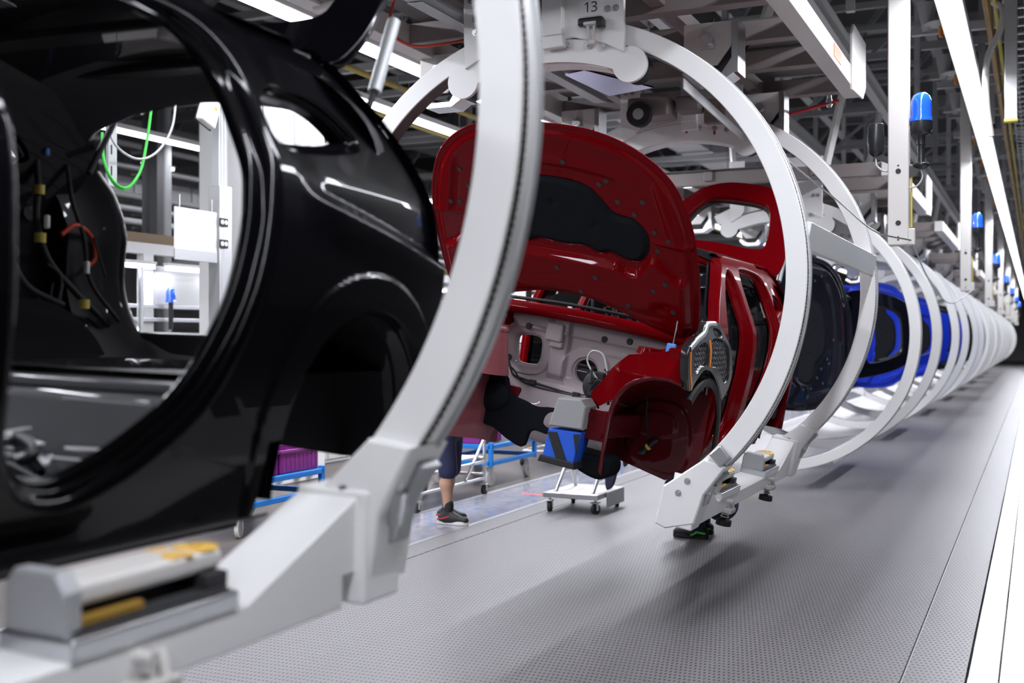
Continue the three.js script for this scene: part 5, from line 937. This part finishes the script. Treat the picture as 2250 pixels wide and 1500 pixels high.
// ---------- steelwork overhead ----------
{ // roof trusses across the hall
  const chord = beam([-30, 0, 0], [14, 0, 0], 0.2, 0.22, 0), dia = [];
  for (let i = 0; i < 15; i++) { const x = -29 + i * 2.86; dia.push([beam([x, 0, 0], [x + 1.43, 1.9, 0], 0.1, 0.1, 0), beam([x + 1.43, 1.9, 0], [x + 2.86, 0, 0], 0.1, 0.1, 0)]); }
  let first = null;
  for (let k = 0; k < 15; k++) {
    const z = -5 - k * 6;
    if (first) { copyOf(first, [0, 0, z]); continue; }
    first = thing('roof_truss', 'dark steel lattice truss under the roof deck', 'truss', [0, 0, z], 'roof trusses across the hall');
    mesh('bottom_chord', chord, M.beamGrey, first).position.y = 7.4; mesh('top_chord', chord, M.beamGrey, first).position.y = 9.3;
    for (const [a, b] of dia) { mesh('web_bar', a, M.beamGrey, first).position.y = 7.4; mesh('web_bar', b, M.beamGrey, first).position.y = 7.4; }
  }
  const pur = [];
  for (const x of [-26, -20, -15, -11, -8, -6.4, -4.4, -1.6, 0.6, 2.2, 5, 9]) {
    const t = thing('purlin', 'long dark steel beam running the length of the hall', 'beam', [x, 0, 0], 'beams along the hall');
    mesh('web', plain(0.03, 0.3, 94, 0, 6.9, -42), M.beamGrey, t); mesh('flange', plain(0.18, 0.03, 94, 0, 6.75, -42), M.beamGrey, t);
  }
  // second grid of lighter channels lower down
  const ch = merge([plain(4.4, 0.09, 0.012, 0, 0, 0.04), plain(4.4, 0.012, 0.08, 0, -0.045, 0)]), chL = merge([plain(9, 0.1, 0.012, 0, 0, 0.05), plain(9, 0.012, 0.1, 0, -0.05, 0)]);
  for (let i = 0; i < 46; i++) tag(mesh('cross_channel', ch, i % 3 ? M.galv : M.beamLight), 'galvanised cross channel under the roof near the walkway', 'beam', 'cross channels above the walkway').position.set(0.9, 5.2 + (i % 2) * 0.12, -6.5 - i * 1.2);
  for (let i = 0; i < 34; i++) tag(mesh('ceiling_channel', chL, i % 2 ? M.galv : M.beamLight), 'grey ceiling channel over the cart aisle', 'beam', 'ceiling channels over the cart aisle').position.set(-9.6, 5.5 + (i % 3) * 0.2, -4 - i * 1.6);
  // hanging frames and rods between the grids, over the line
  const leg = plain(0.08, 2.2, 0.08, 0, 6.0, 0), bar = plain(2.2, 0.08, 0.08), sl = beam([-1, 5.0, 0], [1, 6.6, 0], 0.05, 0.05, 0);
  for (let i = 0; i < 16; i++) {
    const t = thing('roof_bracing', 'dark hanging steel bracing over the ring hangers', 'steelwork', [AXIS, 0, -11.5 - i * 3.4], 'bracing over the line');
    for (const x of [-1.05, 1.05, 2.1]) mesh('upright', leg, i % 2 ? M.beamGrey : M.beamLight, t).position.x = x;
    for (const y of [5.25, 5.9, 6.5]) mesh('cross_bar', bar, M.beamGrey, t).position.y = y;
    mesh('brace', sl, M.beamGrey, t);
  }
  for (const [x, y, m, r, lab] of [[-0.42, 4.75, M.amber, 0.035, 'brown conductor rail along the walkway lamp line'], [-0.36, 4.85, M.yellowTape, 0.02, 'thin yellowish pipe along the brown conductor rail'], [-7.6, 5.0, M.pipeYellow, 0.035, 'upper yellow gas pipe over the cart aisle'], [-8.75, 5.0, M.pipeYellow, 0.032, 'lower looking yellow pipe further over the cart aisle']]) {
    const t = thing('ceiling_pipe', lab, 'pipe', [x, y, 0]); mesh('pipe', cyl(r, 80, 0, 0, -35, 'z', r, 12), m, t);
    for (let i = 0; i < 20; i++) { const c = mesh('pipe_clamp', [cyl(r * 1.35, 0.05, 0, 0, 0, 'z', r * 1.35, 12), rod([0, r, 0], [0, 0.7, 0], 0.006, 5)], M.galv, t); c.position.z = -6 - i * 2.3; }
  }
  const d = thing('spiral_duct', 'large round ribbed ventilation duct over the walkway', 'duct', [0.15, 5.75, 0]);
  mesh('duct', cyl(0.36, 60, 0, 0, -40, 'z', 0.36, 36), M.zinc, d); for (let i = 0; i < 40; i++) mesh('rib', new THREE.TorusGeometry(0.362, 0.008, 5, 32), M.zinc, d).position.z = -11 - i * 0.45;
  const d2 = thing('air_duct', 'square pale air duct over the cart aisle', 'duct', [-6.6, 5.9, 0]); mesh('duct', plain(0.7, 0.45, 70, 0, 0, -35), M.beamLight, d2); for (let i = 0; i < 30; i++) mesh('duct_flange', plain(0.76, 0.51, 0.03), M.galv, d2).position.z = -4 - i * 1.5;
  // hoods on pipes beside the posts
  const hood = merge([new THREE.CylinderGeometry(0.13, 0.05, 0.3, 4, 1, true).rotateY(Math.PI / 4)]), plate = cyl(0.17, 0.012, 0, 0, 0, 'y', 0.17, 24), stub = cyl(0.022, 0.12);
  for (let i = 0; i < 14; i++) {
    const t = thing('ceiling_hood', 'small pale hood with copper stub hanging beside the posts', 'hood', [-1.05, 4.75, -10.2 - i * 2.4], 'hoods hanging beside the posts');
    const h = mesh('hood', hood, M.beamLight, t); h.position.y = 0.3; mesh('disc', plate, M.galv, t).position.set(0.15, 0.2, 0.1); mesh('copper_stub', stub, M.orange, t).position.set(0.15, 0.12, 0.1); mesh('drop_pipe', cyl(0.03, 1.2, 0.15, 0.8, 0.1), M.galv, t);
  }
  // lattice cable tray right of the lamp line
  const tr = thing('cable_tray', 'galvanised cable tray with rungs over the walkway', 'tray', [-0.1, 5.0, 0]);
  mesh('tray_side', plain(0.012, 0.08, 60, -0.2, 0, -38), M.galv, tr); mesh('tray_side', plain(0.012, 0.08, 60, 0.2, 0, -38), M.galv, tr);
  for (let i = 0; i < 90; i++) mesh('rung', plain(0.4, 0.02, 0.03), M.alu, tr).position.z = -8.2 - i * 0.35;
  for (const [x, m, r] of [[-0.12, M.greyCable, 0.02], [-0.05, M.rubber, 0.025], [0.03, M.greyCable, 0.018], [0.1, M.rubber, 0.03]]) mesh('cable', cyl(r, 60, x, 0.03, -38, 'z', r, 6), m, tr);
  // dropper by the walkway
  const dp = thing('dropper_profile', 'pale hanging profile with white bent conduit beside the brown rail', 'profile', [-0.22, 0, -11.6]);
  mesh('profile', box(0.11, 1.15, 0.08, 0, 4.32, 0), M.alu, dp); mesh('conduit', tube([[-0.22, 4.9, 0], [-0.08, 4.8, 0], [-0.09, 4.6, 0.02], [-0.2, 4.35, 0.02], [-0.21, 3.9, 0.02], [-0.17, 3.6, 0.02]], 0.03, 50, 8), M.cream, dp); mesh('end_cap', box(0.12, 0.03, 0.09, 0, 3.74, 0), M.yellowTape, dp);
}
// ---------- neighbouring line and logistics beyond the aisle ----------
{
  const col = thing('profile_column', 'white slotted aluminium column seen through the black car body', 'column', [-8.0, 0, -9.83]);
  mesh('profile', box(0.10, 4.9, 0.14, 0, 2.45, 0.01, 0.004), M.alu, col); mesh('wide_foot', [box(0.16, 3.35, 0.2, 0, 1.67, 0.0, 0.01), box(0.012, 3.3, 0.05, 0.08, 1.66, 0.02)], M.alu, col);
  for (const z of [-0.05, 0, 0.05]) mesh('slot', plain(0.006, 4.8, 0.012, 0.052, 2.45, z), M.galv, col);
  for (const y of [2.72, 2.95]) { const b = mesh('clip_plate', box(0.012, 0.09, 0.14, 0.095, y, 0.06), M.dark, col); mesh('clip_eye', cyl(0.025, 0.016, 0.098, y, 0.03, 'x'), M.whiteFlat, b); mesh('clip_eye', cyl(0.025, 0.016, 0.098, y, 0.09, 'x'), M.whiteFlat, b); }
  const ap = thing('access_point', 'white rounded wireless box tilted beside the white column', 'device', [-7.9, 4.1, -9.52]); ap.rotation.set(-0.35, 0, 0);
  mesh('shell', box(0.09, 0.34, 0.26, 0, 0, 0, 0.035), M.whiteFlat, ap); mesh('seam', box(0.02, 0.345, 0.265, -0.03, 0, 0, 0.008), M.dark, ap); mesh('mark', box(0.004, 0.04, 0.05, 0.047, 0.05, -0.05), M.orange, ap);
  const bd = thing('hanging_board', 'blank white board hanging on chains beside the white column', 'board', [-7.95, 2.84, -9.38]);
  mesh('board', box(0.012, 0.42, 0.66, 0, 0, 0), M.whiteFlat, bd); mesh('shelf_strip', box(0.02, 0.12, 0.66, 0.002, -0.27, 0), M.alu, bd); for (const z of [-0.25, 0.25]) mesh('hook', rod([0, 0.21, z], [0, 0.34, z], 0.008, 6), M.zinc, bd);
  const st = thing('slotted_strut', 'slotted grey strut hanging with green and white cables', 'strut', [-8.0, 0, -8.24]);
  mesh('strut', box(0.04, 2.2, 0.11, 0, 4.25, 0), M.galv, st); for (let i = 0; i < 6; i++) mesh('slot', box(0.006, 0.09, 0.015, 0.022, 3.3 + i * 0.2, 0.02), M.dark, st);
  tag(mesh('green_cable', [tube([[-7.9, 3.62, -8.02], [-7.9, 3.35, -8.05], [-7.9, 3.16, -8.18], [-7.9, 3.13, -8.32], [-7.9, 3.3, -8.5], [-7.9, 3.6, -8.6], [-7.9, 4.4, -8.72], [-7.9, 5.5, -8.76]], 0.014, 60, 6), tube([[-7.88, 3.62, -8.0], [-7.88, 3.36, -8.02], [-7.88, 3.18, -8.15], [-7.88, 3.14, -8.3], [-7.88, 3.3, -8.48], [-7.88, 3.6, -8.58], [-7.88, 4.4, -8.7], [-7.88, 5.5, -8.76]], 0.012, 60, 6)], M.green), 'bright green cable loop hanging by the slotted strut', 'cable');
  tag(mesh('white_cable', tube([[-7.8, 3.7, -7.95], [-7.8, 3.5, -8.1], [-7.8, 3.42, -8.35], [-7.8, 3.5, -8.6], [-7.8, 3.8, -8.85], [-7.8, 4.4, -8.9], [-7.8, 5.5, -8.78]], 0.012, 50, 6), M.greyCable), 'pale cable loop hanging over the green one', 'cable');
  const cab = thing('machine_cabinet', 'tall white machine cabinet with grooved front seen through the quarter window', 'cabinet', [-8.3, 0, -11.0]);
  mesh('body', box(0.7, 4.4, 1.5, 0, 2.2, 0, 0.02), M.whiteFlat, cab); for (const [z, m] of [[0.62, M.alu], [0.45, M.galv], [0.2, M.alu], [-0.15, M.galv], [-0.4, M.alu]]) mesh('front_strip', box(0.03, 4.3, 0.12, 0.36, 2.2, z), m, cab);
  // dark steel columns
  M.column = std(lin(0.09, 0.09, 0.092), 0.6);
  for (const [x, z, lab] of [[-12.2, -13.5, 'dark grey steel column behind the white board'], [-10.4, -20, 'dark grey steel column beyond the cart aisle'], [-12.2, -28, 'dark grey steel column far across the neighbouring line']]) {
    const t = thing('steel_column', lab, 'column', [x, 0, z]); mesh('web', plain(0.28, 7, 0.02, 0, 3.5, 0), M.column, t); mesh('flange', plain(0.02, 7, 0.3, -0.14, 3.5, 0), M.column, t); mesh('flange', plain(0.02, 7, 0.3, 0.14, 3.5, 0), M.column, t); mesh('pipe', cyl(0.06, 7, 0.3, 3.5, 0.1), M.beamGrey, t);
  }
  // long grey cable bridge across the view
  const br = thing('cable_bridge', 'long grey cable bridge across the neighbouring line', 'bridge', [-13.5, 4.2, 0]);
  mesh('bridge_side', plain(0.06, 0.3, 60, 0, 0, -35), M.beamLight, br); mesh('bridge_floor', plain(0.7, 0.05, 60, -0.35, -0.15, -35), M.galv, br); for (let i = 0; i < 24; i++) mesh('bridge_rib', plain(0.03, 0.34, 0.05, 0.04, 0, 0), M.galv, br).position.z = -6 - i * 1.4;
  tag(mesh('timber_beam', plain(0.12, 0.16, 30, -10.6, 3.0, -18), std(lin(0.25, 0.18, 0.11), 0.7)), 'brown cable duct above the bright workstation', 'beam');
  // workstation with light bar
  const ws = thing('work_station', 'bright white workstation portal with lamp bar seen through the black body', 'workstation', [-10.4, 0, 0]);
  mesh('beam', box(0.12, 0.14, 16, 0, 2.86, -17), M.whiteFlat, ws);
  for (const z of [-11.3, -15, -19, -23]) mesh('upright', box(0.12, 2.8, 0.18, 0, 1.4, z), M.whiteFlat, ws);
  for (const [z, y, m] of [[-11.9, 2.4, M.beamLight], [-16, 2.3, M.beamLight]]) mesh('screen_panel', box(0.03, 0.5, 1.0, 0.05, y, z), m, ws);
  for (const y of [2.12, 1.95]) mesh('rail', box(0.04, 0.05, 14, 0.1, y, -17), M.alu, ws);
  for (const z of [-10.9, -12.6, -13.3]) mesh('thin_post', box(0.05, 2.6, 0.05, 0.3, 1.3, z), M.alu, ws);
  const wl = glow(1.6), lampBar = box(0.07, 0.06, 1.25);
  for (let i = 0; i < 9; i++) {
    const l = thing('tube_lamp', 'short tube lamp on the workstation portal', 'lamp', [-10.2, 2.62 - (i % 3) * 0.0, -10.6 - i * 1.5], 'tube lamps on the workstation'); mesh('tube', lampBar, wl, l); mesh('cap', box(0.09, 0.04, 1.3, 0, 0.045, 0), M.whiteFlat, l);
  }
  for (const z of [-10, -14, -18, -22]) {
    const A = new THREE.RectAreaLight(COOL, 7, 0.1, 3.4); A.position.set(-10.2, 2.58, z); A.rotation.x = -Math.PI / 2; A.castShadow = true; scene.add(A);
  }
  for (let i = 0; i < 14; i++) {
    const l = thing('ceiling_tube_lamp', 'short ceiling tube lamp over the neighbouring line', 'lamp', [-14.2 - (i % 3) * 1.3, 4.55 + (i % 2) * 0.22, -12.6 - i * 1.05], 'short ceiling lamps over the neighbouring line'); mesh('tube', box(0.09, 0.06, 0.75), wl, l); mesh('cap', box(0.12, 0.04, 0.8, 0, 0.045, 0), M.whiteFlat, l); mesh('rod', rod([0, 0.06, 0], [0, 0.9, 0], 0.008, 5), M.galv, l);
  }
  for (const [y, m] of [[3.55, M.beamLight], [3.75, M.galv], [3.95, M.beamGrey], [4.4, M.galv], [4.75, M.beamGrey]]) { const t = thing('pipe_run', `grey pipe run at ${['third', 'fourth', 'fifth', 'upper', 'top'][[3.55, 3.75, 3.95, 4.4, 4.75].indexOf(y)]} level behind the white board`, 'pipe', [-12.9, y, 0]); mesh('pipe', cyl(0.05, 50, 0, 0, -30, 'z', 0.05, 10), m, t); for (let i = 0; i < 14; i++) mesh('pipe_support', plain(0.5, 0.04, 0.04, 0, -0.07, 0), M.galv, t).position.z = -8 - i * 2; }
  for (let i = 0; i < 12; i++) {
    const z = -9 - i * 1.35;
    const t = thing('low_cabinet', 'low white cabinet in the row along the neighbouring line', 'cabinet', [-9.1, 0, z], 'low white cabinets');
    mesh('carcass', box(0.6, 1.55 - (i % 2) * 0.3, 1.2, 0, 0.78 - (i % 2) * 0.15, 0, 0.01), [M.beamLight, M.beamGrey, M.cream][i % 3], t); mesh('door', box(0.012, 1.0, 0.56, 0.31, 0.56, -0.29), M.cream, t); mesh('door', box(0.012, 1.0, 0.56, 0.31, 0.56, 0.29), M.cream, t);
  }
  SEED = 321;
  const cols = [M.beamLight, M.dark, M.whiteFlat, M.galv, M.cartBlue, M.hiVis, M.alu, M.copper];
  for (let i = 0; i < 24; i++) {
    const c = i >> 1, w = rr(0.15, 0.42), h = rr(0.1, 0.32);
    tag(mesh('tool_box', box(rr(0.15, 0.4), h, w, -9.1 + rr(-0.08, 0.08), (c % 2 ? 1.256 : 1.556) + h / 2, -9 - c * 1.35 + (i % 2 ? 0.3 : -0.3), 0.02), cols[Math.floor(rr(0, 8))]), 'small box or device standing on the low cabinets', 'box', 'small things on the low cabinets');
  }
  // rings of the neighbouring line
  for (let i = 0; i < 5; i++) { const t = thing('neighbour_ring', 'white C ring of the neighbouring line', 'conveyor hanger', [-15.4, 1.75, -14.5 - i * 3.4], 'rings of the neighbouring line'); mesh('ring', HG.ring, M.white, t).rotation.z = -1.5; mesh('mast', box(0.2, 3.38, 0.12, 0.35, 3.29, -0.1), M.cream, t); }
  const bc = thing('aisle_beacon', 'small blue beacon on a black stem by the workstation', 'beacon', [-10.2, 0, -11.55]); mesh('stem', cyl(0.03, 0.35, 0, 2.0, 0), M.dark, bc); const dm = mesh('dome', PG.dome, M.lens, bc); dm.position.y = 2.18; dm.scale.setScalar(0.9);
  // coloured notice board under the bonnet edge
  const nb = thing('notice_board', 'board with red, blue, green and yellow fields beyond the red car', 'board', [-8.66, 0, -17.3]);
  mesh('panel', box(0.03, 1.2, 1.6, 0, 2.0, 0), M.whiteFlat, nb); [[0.3, 2.25, M.redPaintMark], [-0.05, 2.3, M.orange], [0.3, 2.0, M.foamBlue], [-0.05, 2.0, M.green], [-0.4, 2.25, M.yellowTape]].forEach(([z, y, m]) => mesh('field', box(0.006, 0.24, 0.34, 0.018, y, z), m, nb)); mesh('stand', box(0.05, 1.5, 0.05, 0, 0.75, 0), M.alu, nb);
  // racks further along the aisle, so that the view ends in something
  for (let i = 0; i < 9; i++) {
    const t = thing('flow_rack', 'tall pale flow rack along the cart aisle', 'rack', [-7.8, 0, -19.5 - i * 3.2], 'flow racks along the cart aisle');
    for (const x of [-0.5, 0.5]) for (const z of [-1.3, 1.3]) mesh('upright', box(0.05, 2.3, 0.05, x, 1.15, z), M.alu, t);
    for (const y of [0.4, 1.0, 1.6, 2.2]) { mesh('shelf', box(1.0, 0.03, 2.6, 0, y, 0), M.beamLight, t); }
    for (let k = 0; k < 6; k++) mesh('bin', box(0.7, 0.25, 0.6, 0, 0.55 + (k % 3) * 0.6, k < 3 ? -0.6 : 0.55, 0.02), [M.whiteFlat, M.beamGrey, M.cartBlue, M.cream, M.galv, M.dark][(k + i) % 6], t);
  }
}
scene.traverse(o => { if (o.isMesh) { o.castShadow = o.receiveShadow = true; } });
renderer.render(scene, camera);
